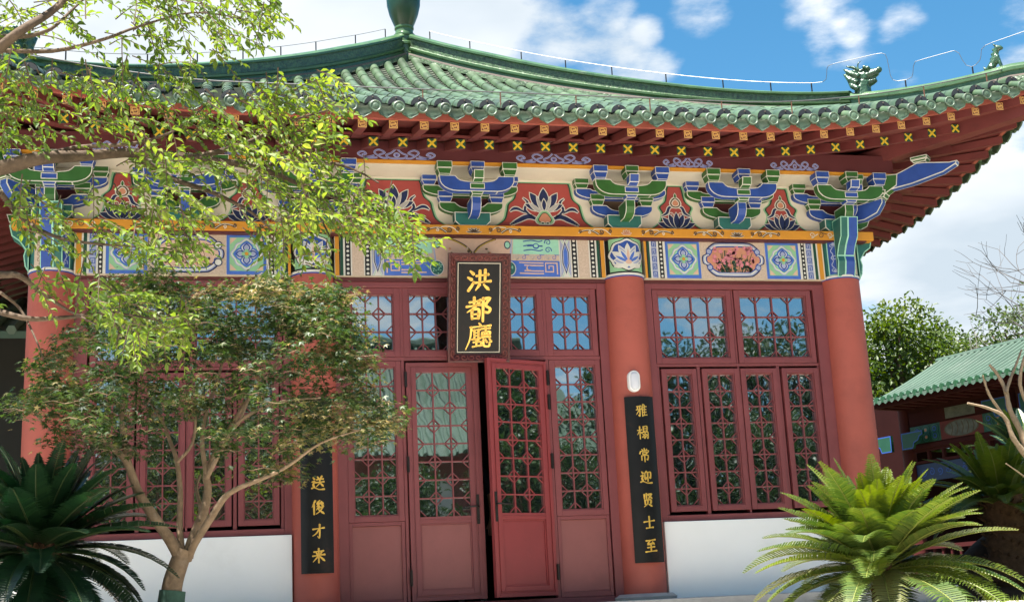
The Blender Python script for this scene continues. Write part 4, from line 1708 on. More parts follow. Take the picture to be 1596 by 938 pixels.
def make_rafter(x, kind):
    m = MB()
    if kind == 'fly':
        t = TE - .115
        xx = max(-t + .1, min(t - .1, x))
        p = Vector((xx, -t, 4.190 + lift(xx) * .98))
        t2 = 4.90
        rx = root_x(xx, 2.9) if abs(x) > 2.9 else x
        rx = xx + (rx - xx) * .55
        q = Vector((rx, -t2, 4.345 + lift(rx) * .9))
        h = .038
        d, a, b = rafter_square(m, p, q, h, 0, True)
        end_art(m, p, d, a, b, h, 'fly')
        return m.build('flying_rafter', [EAVE_RED, A_GOLD2], PAV, loc=(0, YC, 0))
    t = 5.08
    xx = max(-t + .05, min(t - .05, x))
    p = Vector((xx, -t, 4.206 + lift(xx) * .92))
    rx = root_x(xx, 2.9)
    rx = xx + (rx - xx) * .95
    q = Vector((rx, -4.1, 4.52 + lift(rx) * .5))
    h = .045
    d, a, b = rafter_square(m, p, q, h, 0, True)
    end_art(m, p, d, a, b, h, 'main')
    return m.build('main_rafter', [EAVE_RED, A_YELLOW, A_DGREEN], PAV, loc=(0, YC, 0))


for kind, X in (('fly', FLYX), ('main', MAINX)):
    for x in X:
        o = make_rafter(x, kind)
        c = o.copy()                      # the right flank's rafter of the same place
        COL.objects.link(c)
        c.rotation_euler.z = pi / 2
# the left and rear flanks, out of sight, as one piece each
for kind, X, nm in (('fly', FLYX, 'flank_flying_rafters'), ('main', MAINX, 'flank_main_rafters')):
    m = MB()
    for x in X:
        t = TE - .13 if kind == 'fly' else 5.08
        xx = max(-t + .1, min(t - .1, x))
        rx = root_x(xx, 2.9)
        if kind == 'fly':
            rx = xx + (rx - xx) * .55
            rafter_square(m, (-t, -xx, 4.2 + lift(xx) * .98), (-4.9, -rx, 4.345 + lift(rx) * .9), .038)
        else:
            rafter_square(m, (-t, -xx, 4.206 + lift(xx) * .92), (-4.1, -rx, 4.52 + lift(rx) * .5), .044)
    tag(m.build(nm, EAVE_RED, PAV, loc=(0, YC, 0)), kind='stuff')
for q in range(4):
    m = MB()
    rafter_square(m, (5.50, -5.50, 4.62), (4.0, -4.0, 4.40), .075)
    rafter_square(m, (5.62, -5.62, 4.74), (4.6, -4.6, 4.60), .06)
    m.build('corner_rafter', EAVE_RED, PAV, loc=(0, YC, 0), rotz=q * pi / 2)


# ---- hip ridges
def hip_pts(t0, t1, n):
    return [(t0 + (t1 - t0) * k / n) for k in range(n + 1)]


def hip_sweep(m, prof, t0, t1, n, dz=0.0, kick=0.0):
    """prof rows (half width, height, material)"""
    d = Vector((1, -1, 0)).normalized()
    s = Vector((1, 1, 0)).normalized()
    rows = []
    for t in hip_pts(t0, t1, n):
        k = 1 - kick * max(0, min(1, (t - 1.0) / 3.2))
        base = Vector((t, -t, RZ(t, t) + dz))
        rows.append([base - s * w + Vector((0, 0, h * k)) for w, h, _ in prof] + [base + s * w + Vector((0, 0, h * k)) for w, h, _ in prof[::-1]])
    L = len(rows[0])
    np_ = len(prof)
    for i in range(len(rows) - 1):
        for k in range(L - 1):
            mi = prof[k][2] if k < np_ - 1 else (prof[np_ - 1][2] if k == np_ - 1 else prof[L - 2 - k][2])
            m.add([rows[i][k], rows[i][k + 1], rows[i + 1][k + 1], rows[i + 1][k]], [(0, 1, 2, 3)], mi)
    for r in (rows[0], rows[-1]):
        m.add(r, [tuple(range(L))], 0)


TALL = [(.15, -.05, 1), (.15, .015, 2), (.145, .04, 0), (.10, .05, 0), (.095, .085, 0), (.125, .095, 0), (.13, .125, 0), (.10, .140, 1), (.092, .146, 1), (.092, .262, 0), (.125, .272, 0), (.128, .300, 0), (.09, .330, 0), (.04, .348, 0)]
LOW = [(.14, -.05, 1), (.14, .01, 2), (.135, .03, 0), (.09, .04, 0), (.09, .09, 0), (.11, .10, 0), (.11, .13, 0), (.08, .17, 0), (.03, .19, 0)]


def dragon_head(parent):
    m = MB()
    c = Vector((4.33, -4.33, RZ(4.33, 4.33) + .20))
    d = Vector((1, -1, 0)).normalized()          # outwards along the hip
    s = Vector((1, 1, 0)).normalized()
    Z = Vector((0, 0, 1))

    g = .70

    def S(u, v, w, r, sc=(1, 1, 1)):
        m.sphere(c + (d * u + s * v + Z * w) * g, r * g, 0, 10, sc)

    def T(pts, rad):
        m.tube([c + (d * u + s * v + Z * w) * g for u, v, w in pts], [r * g for r in rad], 8)
    T([(-.02, 0, -.12), (-.01, 0, .05), (.02, 0, .16)], [.15, .13, .12])          # neck
    S(.03, 0, .22, .125, (1.0, .9, 1))                                              # skull
    T([(.06, 0, .24), (.16, 0, .25), (.25, 0, .27)], [.095, .085, .060])            # upper jaw
    S(.27, 0, .295, .052)                                                           # nose
    T([(.05, 0, .13), (.15, 0, .13), (.22, 0, .15)], [.075, .060, .040])            # lower jaw
    for k in (-1, 1):
        S(.12, k * .07, .335, .040)                                                 # eyes, brows
        S(.075, k * .085, .36, .034)
        T([(.02, k * .07, .31), (-.10, k * .10, .40), (-.20, k * .10, .44)], [.034, .026, .010])   # horns
        T([(-.02, k * .10, .22), (-.13, k * .13, .29), (-.24, k * .12, .40)], [.060, .050, .012])  # mane flames
        T([(-.05, k * .11, .12), (-.16, k * .13, .20), (-.25, k * .11, .32)], [.055, .046, .012])
        T([(-.04, k * .12, .02), (-.13, k * .14, .08), (-.19, k * .12, .18)], [.05, .04, .012])
    for k in range(5):
        S(.20 - .03 * k, 0, .30 + .012 * k, .030)
    T([(.0, .02, .33), (-.06, .02, .42), (-.04, .02, .50), (.02, .02, .52)], [.020, .016, .012, .007])  # curled spike
    o = m.build('dragon_head', BEAST, parent)
    return remesh(o, .009, 1)


def ridge_beast(parent):
    m = MB()
    t = 5.31
    g = .78
    c = Vector((t, -t, RZ(t, t) + .165))
    d = Vector((1, -1, 0)).normalized()
    s = Vector((1, 1, 0)).normalized()
    Z = Vector((0, 0, 1))

    def T(pts, rad):
        m.tube([c + (d * u + s * v + Z * w) * g for u, v, w in pts], [r * g for r in rad], 8)
    T([(-.12, 0, .02), (-.07, 0, .07), (-.02, 0, .14), (.01, 0, .22)], [.045, .056, .056, .046])     # seated body
    T([(.0, 0, .22), (.02, 0, .28), (.035, 0, .31)], [.042, .038, .04])
    T([(.02, 0, .315), (.075, 0, .30), (.105, 0, .285)], [.044, .034, .016])                          # head, snout
    for k in (-1, 1):
        T([(.02, k * .03, .19), (.045, k * .032, .10), (.06, k * .032, .015), (.09, k * .032, .005)], [.026, .020, .018, .016])   # forelegs
        T([(-.09, k * .04, .07), (-.05, k * .05, .05), (-.05, k * .045, .01)], [.034, .028, .020])
        T([(.01, k * .028, .345), (-.015, k * .034, .375)], [.016, .006])                              # ears
    for k in range(4):
        m.sphere(c + (d * (-.055 - .02 * k + .035) + Z * (.30 - .06 * k)) * g, .022 * g, 0, 8)                   # mane
    T([(-.12, 0, .03), (-.16, 0, .06), (-.165, 0, .11)], [.022, .016, .008])
    o = m.build('ridge_beast', BEAST, parent)
    return remesh(o, .009, 2)


for q in range(4):
    m = MB()
    hip_sweep(m, TALL, .12, 4.24, 40, 0, .40)
    hip_sweep(m, LOW, 4.16, 5.66, 18, .0, .0)
    o = m.build('hip_ridge', [RIDGE, RIDGE_DK, MORTAR], PAV, loc=(0, YC, 0), rotz=q * pi / 2, auto=radians(35))
    if q == 0 or q == 3:
        dragon_head(o)
        ridge_beast(o)
m = MB()
m.lathe([(.165, 7.20), (.165, 7.34), (.145, 7.36), (.145, 7.46), (.158, 7.47), (.158, 7.50), (.135, 7.52), (.135, 7.60), (.150, 7.61), (.150, 7.64), (.125, 7.66), (.118, 7.72), (.132, 7.735), (.132, 7.76)], (0, 0, 0), 28, 0)
m.lathe([(.120, 7.761), (.150, 7.83), (.196, 7.95), (.226, 8.08), (.232, 8.18), (.215, 8.28), (.16, 8.36), (.11, 8.40), (.10, 8.44), (.13, 8.50), (.15, 8.58), (.13, 8.67), (.07, 8.74), (.03, 8.84), (.008, 8.95)], (0, 0, 0), 36, 1)
m.build('roof_finial', [RIDGE, FINIAL], PAV, loc=(0, YC, 0), auto=radians(40))

# ------------------------------------------------------------------ lightning wires on the roof
EW = thing('lightning_wire', 'pale lightning wire on rusty clips running level above the front eave tiles', 'lightning wire', (0, -1.45, 4.4), 'lightning wires on the green roof')
m = MB()
wp = [(x, -1.45, RZ(x, YC + 1.45) + .165) for x in [-5.3 + 10.6 * k / 60 for k in range(61)]]
m.tube([(a, b + 1.45, c - 4.4) for a, b, c in wp], .0060, 6)
m.build('wire', STEEL, EW)
for k in range(-7, 8):
    m = MB()
    x = k * .72 + .05
    z = RZ(x, YC + 1.45)
    m.tube([(x, 0, z - 4.40), (x, 0, z + .165 - 4.4)], .0065, 5)
    m.build('clip', RUST, EW)
for sx, lab in ((1, 'lightning wire stepping over the dragon head along the right hip ridge'), (-1, 'thin lightning wire above the left hip ridge behind the leaves')):
    HW = thing('lightning_wire', lab, 'lightning wire', (0, YC, 7.4), 'lightning wires on the green roof')

    def H(t, h):
        top = .19 if t > 4.2 else .348 * (1 - .40 * max(0, min(1, (t - 1.0) / 3.2)))
        return Vector((sx * t, -t, RZ(t, t) + top + h - 7.4))
    m = MB()
    pts = smooth_path([H(.3 + 3.6 * k / 22, .12) for k in range(23)], 2)
    posts = [.3, .75, 1.3, 1.75, 2.2, 2.7, 3.2, 3.6, 3.93]
    if sx > 0:
        pts += [H(3.95, .12), H(4.02, .13), H(4.05, .16), H(4.06, .22), H(4.065, .28), H(4.08, .32), H(4.12, .34), H(4.46, .43), H(4.50, .43), H(4.525, .41), H(4.535, .36), H(4.545, .16), H(4.56, .11), H(4.59, .09), H(4.66, .09), H(4.70, .11), H(4.712, .15), H(4.722, .23), H(4.74, .275), H(4.78, .285),
                H(5.00, .31), H(5.03, .31), H(5.06, .27), H(5.08, .18), H(5.10, .12), H(5.135, .09), H(5.165, .10), H(5.20, .14), H(5.21, .18), H(5.22, .25), H(5.25, .28), H(5.30, .29), H(5.62, .36)]
        posts += [4.65, 5.14]
    else:
        pts += smooth_path([H(3.95 + 1.6 * k / 10, .12) for k in range(11)], 2)
        posts += [4.4, 5.0]
    m.tube(pts, .0032, 6)
    m.build('wire', STEEL, HW)
    for t in posts:
        m = MB()
        m.tube([H(t, -.02), H(t, .115 if t < 4.3 else .09)], .008, 5)
        m.build('clip', METAL_DK, HW)


# ------------------------------------------------------------------ writing
STROKES = {
    'hong': [[(14, 92), (26, 80)], [(4, 64), (18, 55)], [(6, 6), (18, 24), (28, 42)], [(40, 70), (88, 75)], [(54, 92), (53, 42)], [(76, 95), (75, 43)], [(30, 39), (98, 45)], [(52, 30), (36, 6)], [(70, 30), (92, 6)]],
    'du': [[(14, 78), (50, 83)], [(32, 98), (31, 63)], [(2, 59), (58, 66)], [(56, 86), (36, 58), (4, 34)], [(23, 42), (23, 4)], [(23, 43), (50, 45), (49, 4)], [(25, 24), (48, 25)], [(23, 5), (49, 6)], [(68, 94), (67, -8)], [(68, 91), (93, 93), (78, 64), (96, 46), (89, 30), (74, 33)]],
    'ting': [[(52, 102), (58, 93)], [(18, 86), (98, 91)], [(22, 86), (17, 40), (0, -4)], [(28, 74), (56, 76)], [(34, 74), (34, 36)], [(50, 76), (50, 28)], [(34, 62), (50, 63)], [(34, 50), (50, 51)], [(26, 36), (56, 40)], [(31, 24), (52, 26)], [(42, 36), (42, 8)], [(28, 6), (56, 10)], [(62, 78), (95, 80)], [(78, 88), (78, 66)], [(64, 64), (64, 50)], [(64, 64), (94, 66), (92, 50)], [(74, 64), (74, 50)], [(83, 65), (83, 50)], [(64, 49), (93, 51)], [(61, 42), (96, 44)], [(60, 26), (63, 12)], [(70, 32), (72, 8), (92, 6), (94, 20)], [(78, 34), (83, 24)], [(93, 36), (100, 25)]],
    'ya': [[(10, 84), (46, 86)], [(20, 84), (14, 58)], [(6, 57), (52, 61)], [(36, 86), (34, 8), (24, 12)], [(32, 56), (4, 18)], [(66, 98), (50, 64)], [(58, 76), (58, 2)], [(74, 96), (79, 84)], [(58, 76), (95, 79)], [(60, 54), (90, 56)], [(60, 32), (90, 34)], [(58, 7), (98, 10)], [(76, 78), (76, 8)]],
    'ta': [[(4, 70), (40, 72)], [(23, 98), (23, 0)], [(21, 66), (2, 34)], [(25, 60), (38, 46)], [(54, 96), (54, 62)], [(54, 96), (88, 97), (87, 62)], [(54, 80), (86, 80)], [(54, 62), (87, 62)], [(46, 50), (66, 51), (65, 4), (57, 8)], [(48, 36), (58, 28)], [(44, 12), (60, 24)], [(72, 50), (95, 51), (94, 4), (86, 8)], [(74, 36), (85, 28)], [(71, 12), (87, 24)]],
    'chang': [[(50, 100), (50, 80)], [(28, 94), (38, 82)], [(72, 94), (61, 82)], [(16, 80), (10, 62)], [(15, 78), (88, 81), (78, 65)], [(34, 68), (36, 52)], [(34, 68), (67, 69), (63, 52)], [(36, 53), (63, 53)], [(24, 42), (24, 8)], [(24, 42), (79, 44), (77, 10), (68, 15)], [(50, 54), (50, -6)]],
    'ying': [[(14, 94), (23, 83)], [(4, 62), (24, 64), (14, 40), (24, 22)], [(2, 14), (22, 18), (60, 2), (100, 2)], [(53, 94), (38, 80)], [(40, 84), (40, 36), (55, 47)], [(62, 84), (91, 86), (89, 44), (80, 48)], [(64, 86), (64, 16)]],
    'xian': [[(22, 92), (22, 60)], [(40, 98), (40, 56)], [(52, 90), (85, 92), (58, 60)], [(58, 84), (90, 58)], [(26, 46), (26, 16)], [(26, 46), (76, 48), (74, 16)], [(50, 40), (46, 20), (16, -4)], [(56, 14), (86, -4)]],
    'shi': [[(50, 96), (50, 10)], [(6, 57), (94, 63)], [(22, 7), (80, 10)]],
    'zhi': [[(12, 89), (90, 93)], [(46, 90), (25, 62), (75, 66)], [(64, 78), (82, 57)], [(22, 35), (80, 38)], [(50, 56), (50, 6)], [(4, 3), (98, 6)]],
    'song': [[(14, 94), (23, 83)], [(4, 62), (24, 64), (14, 40), (24, 22)], [(2, 14), (22, 18), (60, 2), (100, 2)], [(48, 98), (57, 84)], [(82, 100), (70, 82)], [(42, 77), (92, 80)], [(34, 55), (98, 59)], [(66, 78), (62, 48), (36, 22)], [(66, 54), (94, 24)]],
    'jun': [[(27, 98), (2, 52)], [(18, 70), (18, -2)], [(63, 100), (43, 78), (85, 81)], [(74, 92), (92, 71)], [(54, 70), (39, 53)], [(74, 70), (94, 53)], [(58, 56), (36, 30)], [(54, 44), (85, 46), (60, 16), (32, -2)], [(50, 34), (97, -2)]],
    'cai': [[(8, 67), (94, 73)], [(60, 98), (58, 4), (43, 12)], [(56, 66), (34, 36), (5, 18)]],
    'lai': [[(14, 79), (86, 83)], [(31, 71), (41, 56)], [(71, 73), (60, 56)], [(4, 49), (96, 55)], [(50, 100), (50, -2)], [(48, 48), (6, 6)], [(52, 48), (97, 8)]],
}


def brush(A, key, cx, cz, w, h, mat, layer=0, wt=9.0):
    """one character in brush strokes inside the box centred at cx, cz; slightly raised to the right as written"""
    for st in STROKES[key]:
        P = sp2(st, 5) if len(st) > 2 else [(st[0][0] + (st[1][0] - st[0][0]) * k / 5, st[0][1] + (st[1][1] - st[0][1]) * k / 5) for k in range(6)]
        n = len(P)
        dx, dy = st[-1][0] - st[0][0], st[-1][1] - st[0][1]
        horiz = abs(dx) > 2.5 * abs(dy)
        short = sqrt(dx * dx + dy * dy) < 20
        ws = []
        for i in range(n):
            u = i / (n - 1)
            if horiz:
                k = .95 - .38 * sin(pi * u) + .15 * (u > .85)
            elif short:
                k = .75 + .5 * u
            elif dx < -12 and dy < -12:
                k = 1.15 - .75 * u
            elif dx > 12 and dy < -12:
                k = .65 + .75 * u - (.8 * (u - .85) / .15 if u > .85 else 0)
            else:
                k = 1.12 - .22 * u
            ws.append(wt * k / 100 * h)
        Q = [(cx + (x - 50) / 100 * w, cz + ((y - 48) + (x - 50) * .05) / 100 * h) for x, y in P]
        A.line(Q, ws, mat, layer)
        for e, r in ((Q[0], ws[0]), (Q[-1], ws[-1])):
            A.ell(e[0], e[1], r * .52, r * .52, mat, layer, 8)


# name board over the door, leaning forward
PL = thing('name_plaque', 'black name board with three gold characters in a carved rosewood frame leaning over the door', 'sign', (-.005, -.135, 2.330))
PL.rotation_euler.x = radians(15.6)
m = MB()
hw, H = .305, 1.055
P0 = [(-hw, 0), (hw, 0), (hw, H), (-hw, H)]
P1 = [(-hw + .082, .082), (hw - .082, .082), (hw - .082, H - .082), (-hw + .082, H - .082)]
Pm = [(-hw + .016, .016), (hw - .016, .016), (hw - .016, H - .016), (-hw + .016, H - .016)]
for i in range(4):
    j = (i + 1) % 4
    mi = 1 if i == 0 else 0
    m.add([(P0[i][0], .0, P0[i][1]), (P0[j][0], .0, P0[j][1]), (P0[j][0], -.075, P0[j][1]), (P0[i][0], -.075, P0[i][1])], [(0, 1, 2, 3)], 0)
    m.add([(P0[i][0], -.075, P0[i][1]), (P0[j][0], -.075, P0[j][1]), (Pm[j][0], -.078, Pm[j][1]), (Pm[i][0], -.078, Pm[i][1])], [(0, 1, 2, 3)], 0)
    m.add([(Pm[i][0], -.078, Pm[i][1]), (Pm[j][0], -.078, Pm[j][1]), (P1[j][0], -.030, P1[j][1]), (P1[i][0], -.030, P1[i][1])], [(0, 1, 2, 3)], 0)
m.add([(x, 0, z) for x, z in P0], [(0, 3, 2, 1)], 0)
fr = m.build('frame', [WOOD_RED, ROSE_PINK], PL)
# carved running scroll on the four frame slopes
A = Art(.002)
rn = random.Random(5)
m = MB()


def carve(p, q, n):
    for k in range(n):
        u = (k + .5) / n
        x, z = p[0] + (q[0] - p[0]) * u, p[1] + (q[1] - p[1]) * u
        f = 1 if k % 2 else -1
        nx, nz = -(q[1] - p[1]), (q[0] - p[0])
        l = sqrt(nx * nx + nz * nz)
        nx, nz = nx / l, nz / l
        pts = []
        for i in range(12):
            a = f * (i * .62) + (0 if f > 0 else pi)
            r = .006 + .0020 * i
            ox, on = r * cos(a) * 1.5, r * sin(a)
            pts.append((x + ox * nz + on * nx, -.056 - on * (-.71) * 0 - .004, z - ox * nx + on * nz))
        # follow the slope of the frame
        pts = [(a, -.078 + .048 * max(0, min(1, (min(a + hw, hw - a, b2, H - b2) - .016) / .066)) - .004, b2) for a, _, b2 in pts]
        m.tube(pts, [.0075 - .0003 * i for i in range(12)], 5)


carve((-hw + .05, .049), (hw - .05, .049), 7)
carve((hw - .049, .05), (hw - .049, H - .05), 12)
carve((hw - .05, H - .049), (-hw + .05, H - .049), 7)
carve((-hw + .049, H - .05), (-hw + .049, .05), 12)
m.build('frame_carving', ROSE_PINK, fr)
m = MB()
m.box(-hw + .078, hw - .078, -.032, -.01, .078, H - .078)
bd = m.build('board', WOOD_BLK, PL)
m = MB()
m.frame(-hw + .094, hw - .094, .094, H - .094, .007, -.0365, -.0325)
m.build('gold_border', A_CREAM, bd)
for key, z, w, h in (('hong', .788, .235, .215), ('du', .517, .245, .215), ('ting', .250, .250, .235)):
    A = Art(.0)
    brush(A, key, .0, z, w, h, GOLD, 0, 12.5 if key != 'ting' else 8.6)
    o = A.build('gold_character', bd, y=-.0335)
    s_ = o.modifiers.new('thick', 'SOLIDIFY')
    s_.thickness = .006
    s_.offset = -1


# curved couplet boards on the two inner columns
def couplet(cx, z0, z1, keys, label):
    T = thing('couplet_board', label, 'sign', (cx, 0, z0), 'couplet boards on the columns')
    m = MB()
    n = 16
    ha = .60
    ri, ro = .222, .262
    Hh = z1 - z0
    outer0 = [(ro * sin(a), -ro * cos(a)) for a in [-ha + 2 * ha * k / n for k in range(n + 1)]]
    inner0 = [(ri * sin(a), -ri * cos(a)) for a in [-ha + 2 * ha * k / n for k in range(n + 1)]]
    ring = outer0 + inner0[::-1]
    L = len(ring)
    m.add([(x, y, 0) for x, y in ring] + [(x, y, Hh) for x, y in ring],
          [(i, (i + 1) % L, L + (i + 1) % L, L + i) for i in range(L)] + [(k, 2 * n + 1 - k, 2 * n - k, k + 1) for k in range(n)] + [(L + k, L + k + 1, L + 2 * n - k, L + 2 * n + 1 - k) for k in range(n)], 0)
    b = m.build('board', WOOD_BLK, T, auto=radians(40))
    for k, key in keys:
        A = Art(.0004)
        z = Hh - .142 - .2175 * k
        brush(A, key, .008, z, .116, .120, GOLD, 0, 13.5 if len(STROKES[key]) < 10 else 10.2)
        A.build('gold_character', b, cyl=(0, 0, ro + .0025, 0))
    return T


couplet(1.58, .347, 1.951, list(enumerate(['ya', 'ta', 'chang', 'ying', 'xian', 'shi', 'zhi'])), 'curved black board of seven gold characters on the column right of the doors')
couplet(-1.58, .372, 1.975, [(3, 'song'), (4, 'jun'), (5, 'cai'), (6, 'lai')], 'curved black board with gold characters on the left column behind the maple')

# oval lamp on the column above the right board
LP = thing('wall_lamp', 'white oval wall lamp on the red column above the black board', 'wall lamp', (1.545, -.215, 2.0))
m = MB()


def capsule(w, h, y, n=12):
    pts = [(w * cos(a), y, h - w + w * sin(a)) for a in [pi * k / n for k in range(n + 1)]] + [(w * cos(a), y, w + w * sin(a)) for a in [pi + pi * k / n for k in range(n + 1)]]
    return pts


rings = [capsule(.060, .215, .03), capsule(.060, .215, -.022), capsule(.054, .209, -.03)]
L = len(rings[0])
rings = [[(x, y, z + (.215 - max(q[2] for q in r) - min(q[2] for q in r)) / 2) for x, y, z in r] for r in rings]
m.add(sum(rings, []), [(i * L + k, i * L + (k + 1) % L, (i + 1) * L + (k + 1) % L, (i + 1) * L + k) for i in range(2) for k in range(L)] + [tuple(range(2 * L, 3 * L))], 0)
m.build('housing', LAMP_W, LP, auto=radians(50))
m = MB()
rings = [capsule(.044, .175, -.0305), capsule(.040, .170, -.044), capsule(.028, .15, -.050)]
rings = [[(x, y, z + (.215 - max(q[2] for q in r) - min(q[2] for q in r)) / 2) for x, y, z in r] for r in rings]
m.add(sum(rings, []), [(i * L + k, i * L + (k + 1) % L, (i + 1) * L + (k + 1) % L, (i + 1) * L + k) for i in range(2) for k in range(L)] + [tuple(range(2 * L, 3 * L))], 0)
m.build('diffuser', paint('lamp_diffuser', (0.62, 0.63, 0.70), .35, .03, 8), LP, auto=radians(60))

# ------------------------------------------------------------------ person just inside the half-open door
SKIN = paint('skin', (0.42, 0.24, 0.17), .55, .06, 12)
CLOTH = paint('dark_navy_cloth', (0.02, 0.024, 0.035), .85, .15, 20)
JEANS = paint('washed_grey_denim', (0.13, 0.15, 0.18), .9, .15, 20)
SHOE = paint('white_shoe', (0.62, 0.6, 0.58), .6, .08, 20)
HAIR = paint('black_hair', (0.012, 0.010, 0.009), .5, .2, 30)


def person(loc, rz):
    V, E, R = [], [], []

    def chain(pts, start=None):
        prev = start
        for p in pts:
            V.append(p[:3])
            R.append(p[3])
            i = len(V) - 1
            if prev is not None:
                E.append((prev, i))
            prev = i
        return prev
    pelvis = chain([(0, 0, .93, .135)])
    chest = chain([(0, 0, 1.08, .125), (0, 0, 1.25, .145), (0, 0, 1.38, .12)], pelvis)
    neck = chain([(0, .0, 1.46, .055), (0, -.01, 1.53, .062), (0, -.015, 1.60, .082), (0, -.01, 1.68, .055)], chest)
    for s in (-1, 1):
        chain([(s * .10, 0, .86, .095), (s * .105, -.01, .50, .062), (s * .11, .01, .12, .042), (s * .115, -.02, .05, .04), (s * .12, -.15, .035, .032)], pelvis)
        h = chain([(s * .17, 0, 1.36, .062), (s * .23, .01, 1.12, .044), (s * .235, -.09, .90, .034), (s * .225, -.13, .83, .034)], chest)
        for k in range(4):
            x = s * (.225 - .012 + (k - 1.5) * .019 * s * 1)
            chain([(s * .225 + (k - 1.5) * .020, -.145, .775, .010), (s * .225 + (k - 1.5) * .021, -.150, .735 - .008 * (k in (1, 2)), .009), (s * .225 + (k - 1.5) * .019, -.138, .705, .008)], h)
        chain([(s * .19, -.155, .81, .011), (s * .175, -.17, .77, .010)], h)
    me = bpy.data.meshes.new('person')
    me.from_pydata(V, E, [])
    o = bpy.data.objects.new('person', me)
    COL.objects.link(o)
    sk = o.modifiers.new('skin', 'SKIN')
    for i, d in enumerate(me.skin_vertices[0].data if me.skin_vertices else []):
        pass
    return o, V, E, R, me


def build_person():
    bm = bmesh.new()
    o, V, E, R, me = person(None, 0)
    if not me.skin_vertices:
        bm.from_mesh(me)
        bm.verts.layers.skin.verify()
        bm.to_mesh(me)
    bm.free()
    for i, d in enumerate(me.skin_vertices[0].data):
        d.radius = (R[i], R[i] * .85)
        d.use_root = (i == 0)
    ss = o.modifiers.new('sub', 'SUBSURF')
    ss.levels = ss.render_levels = 2
    dg = bpy.context.evaluated_depsgraph_get()
    dg.update()
    ev = o.evaluated_get(dg)
    m2 = bpy.data.meshes.new_from_object(ev)
    bpy.data.objects.remove(o)
    for mm in (SKIN, CLOTH, JEANS, SHOE):
        m2.materials.append(mm)
    for p in m2.polygons:
        c = p.center
        arm = abs(c.x) > .165
        if c.z < .10:
            p.material_index = 3
        elif c.z < .93 and not arm:
            p.material_index = 2
        elif c.z < 1.45 and (not arm or c.z > 1.14):
            p.material_index = 1
        else:
            p.material_index = 0
        p.use_smooth = True
    m2.name = 'person'
    o2 = bpy.data.objects.new('person', m2)
    COL.objects.link(o2)
    tag(o2, 'person in dark top, grey trousers and white shoes standing inside the half-open door', 'person')
    m = MB()
    m.sphere((0, .012, 1.665), .098, 0, 14, (.92, 1.05, .85))
    m.build('hair', HAIR, o2, smooth=True)
    m = MB()
    for s in (-1, 1):
        m.sphere((s * .032, -.092, 1.615), .011, 0, 8)
    m.build('eyes', HAIR, o2, smooth=True)
    return o2


PE = build_person()
PE.location = (.06, .95, .006)
PE.rotation_euler.z = radians(-12)


# ------------------------------------------------------------------ plants
def leaf_pts(base, d, n, ln, wd, fold=.25):
    """pointed oval leaf from base along d with normal n: returns verts, faces (two halves)"""
    s = d.cross(n).normalized()
    m1 = base + d * ln * .38
    m2 = base + d * ln * .70
    tip = base + d * ln - n * ln * .10
    up = n * wd * fold
    v = [base, m1 + s * wd * .5 + up, m2 + s * wd * .40 + up, tip, m2 - s * wd * .40 + up, m1 - s * wd * .5 + up, m1, m2]
    return v, [(0, 1, 2, 7, 6), (7, 2, 3), (0, 6, 7, 4, 5), (7, 3, 4)]


def rdir(rg):
    while True:
        v = Vector((rg.uniform(-1, 1), rg.uniform(-1, 1), rg.uniform(-1, 1)))
        if .05 < v.length < 1:
            return v.normalized()


def in_poly(x, y, P):
    c = False
    j = len(P) - 1
    for i in range(len(P)):
        if (P[i][1] > y) != (P[j][1] > y) and x < (P[j][0] - P[i][0]) * (y - P[i][1]) / (P[j][1] - P[i][1]) + P[i][0]:
            c = not c
        j = i
    return c


def sample_poly(P, rg):
    xs_, ys_ = [p[0] for p in P], [p[1] for p in P]
    while True:
        x, y = rg.uniform(min(xs_), max(xs_)), rg.uniform(min(ys_), max(ys_))
        if in_poly(x, y, P):
            return x, y


def spray(m, p, d, L, rg, leaf=.046, step=.024, droop=.5, mleaf=0, mtwig=1):
    """a twig with alternate leaves"""
    d = d.normalized()
    n = max(4, int(L / step))
    pts = [p]
    q = p.copy()
    dd = d.copy()
    for k in range(n):
        dd = (dd + Vector((0, 0, -droop / n)) + rdir(rg) * .05).normalized()
        q = q + dd * (L / n)
        pts.append(q.copy())
    m.tube(pts[::3] + [pts[-1]], [.0032 * (1 - .8 * i / (len(pts[::3]))) + .0006 for i in range(len(pts[::3]) + 1)], 3, mtwig, False)
    side = dd.cross(Vector((0, 0, 1)))
    if side.length < .1:
        side = Vector((1, 0, 0))
    side.normalize()
    for k in range(1, n + 1):
        t = k / n
        s = side * (1 if k % 2 else -1)
        ax = (pts[k] - pts[k - 1]).normalized()
        ld = (ax * .6 + s * .9 + Vector((0, 0, rg.uniform(-.7, .1))) + rdir(rg) * .25).normalized()
        nn = (Vector((-.1, -.35, .9)) + rdir(rg) * .75)
        nn = (nn - ld * nn.dot(ld)).normalized()
        ln = leaf * rg.uniform(.65, 1.15) * (1 - .35 * abs(t - .45))
        v, f = leaf_pts(pts[k], ld, nn, ln, ln * .47)
        m.add(v, f, mleaf)
    v, f = leaf_pts(pts[-1], dd, (Vector((0, 0, 1)) - dd * dd.z).normalized() if abs(dd.z) < .95 else Vector((1, 0, 0)), leaf, leaf * .4)
    m.add(v, f, mleaf)


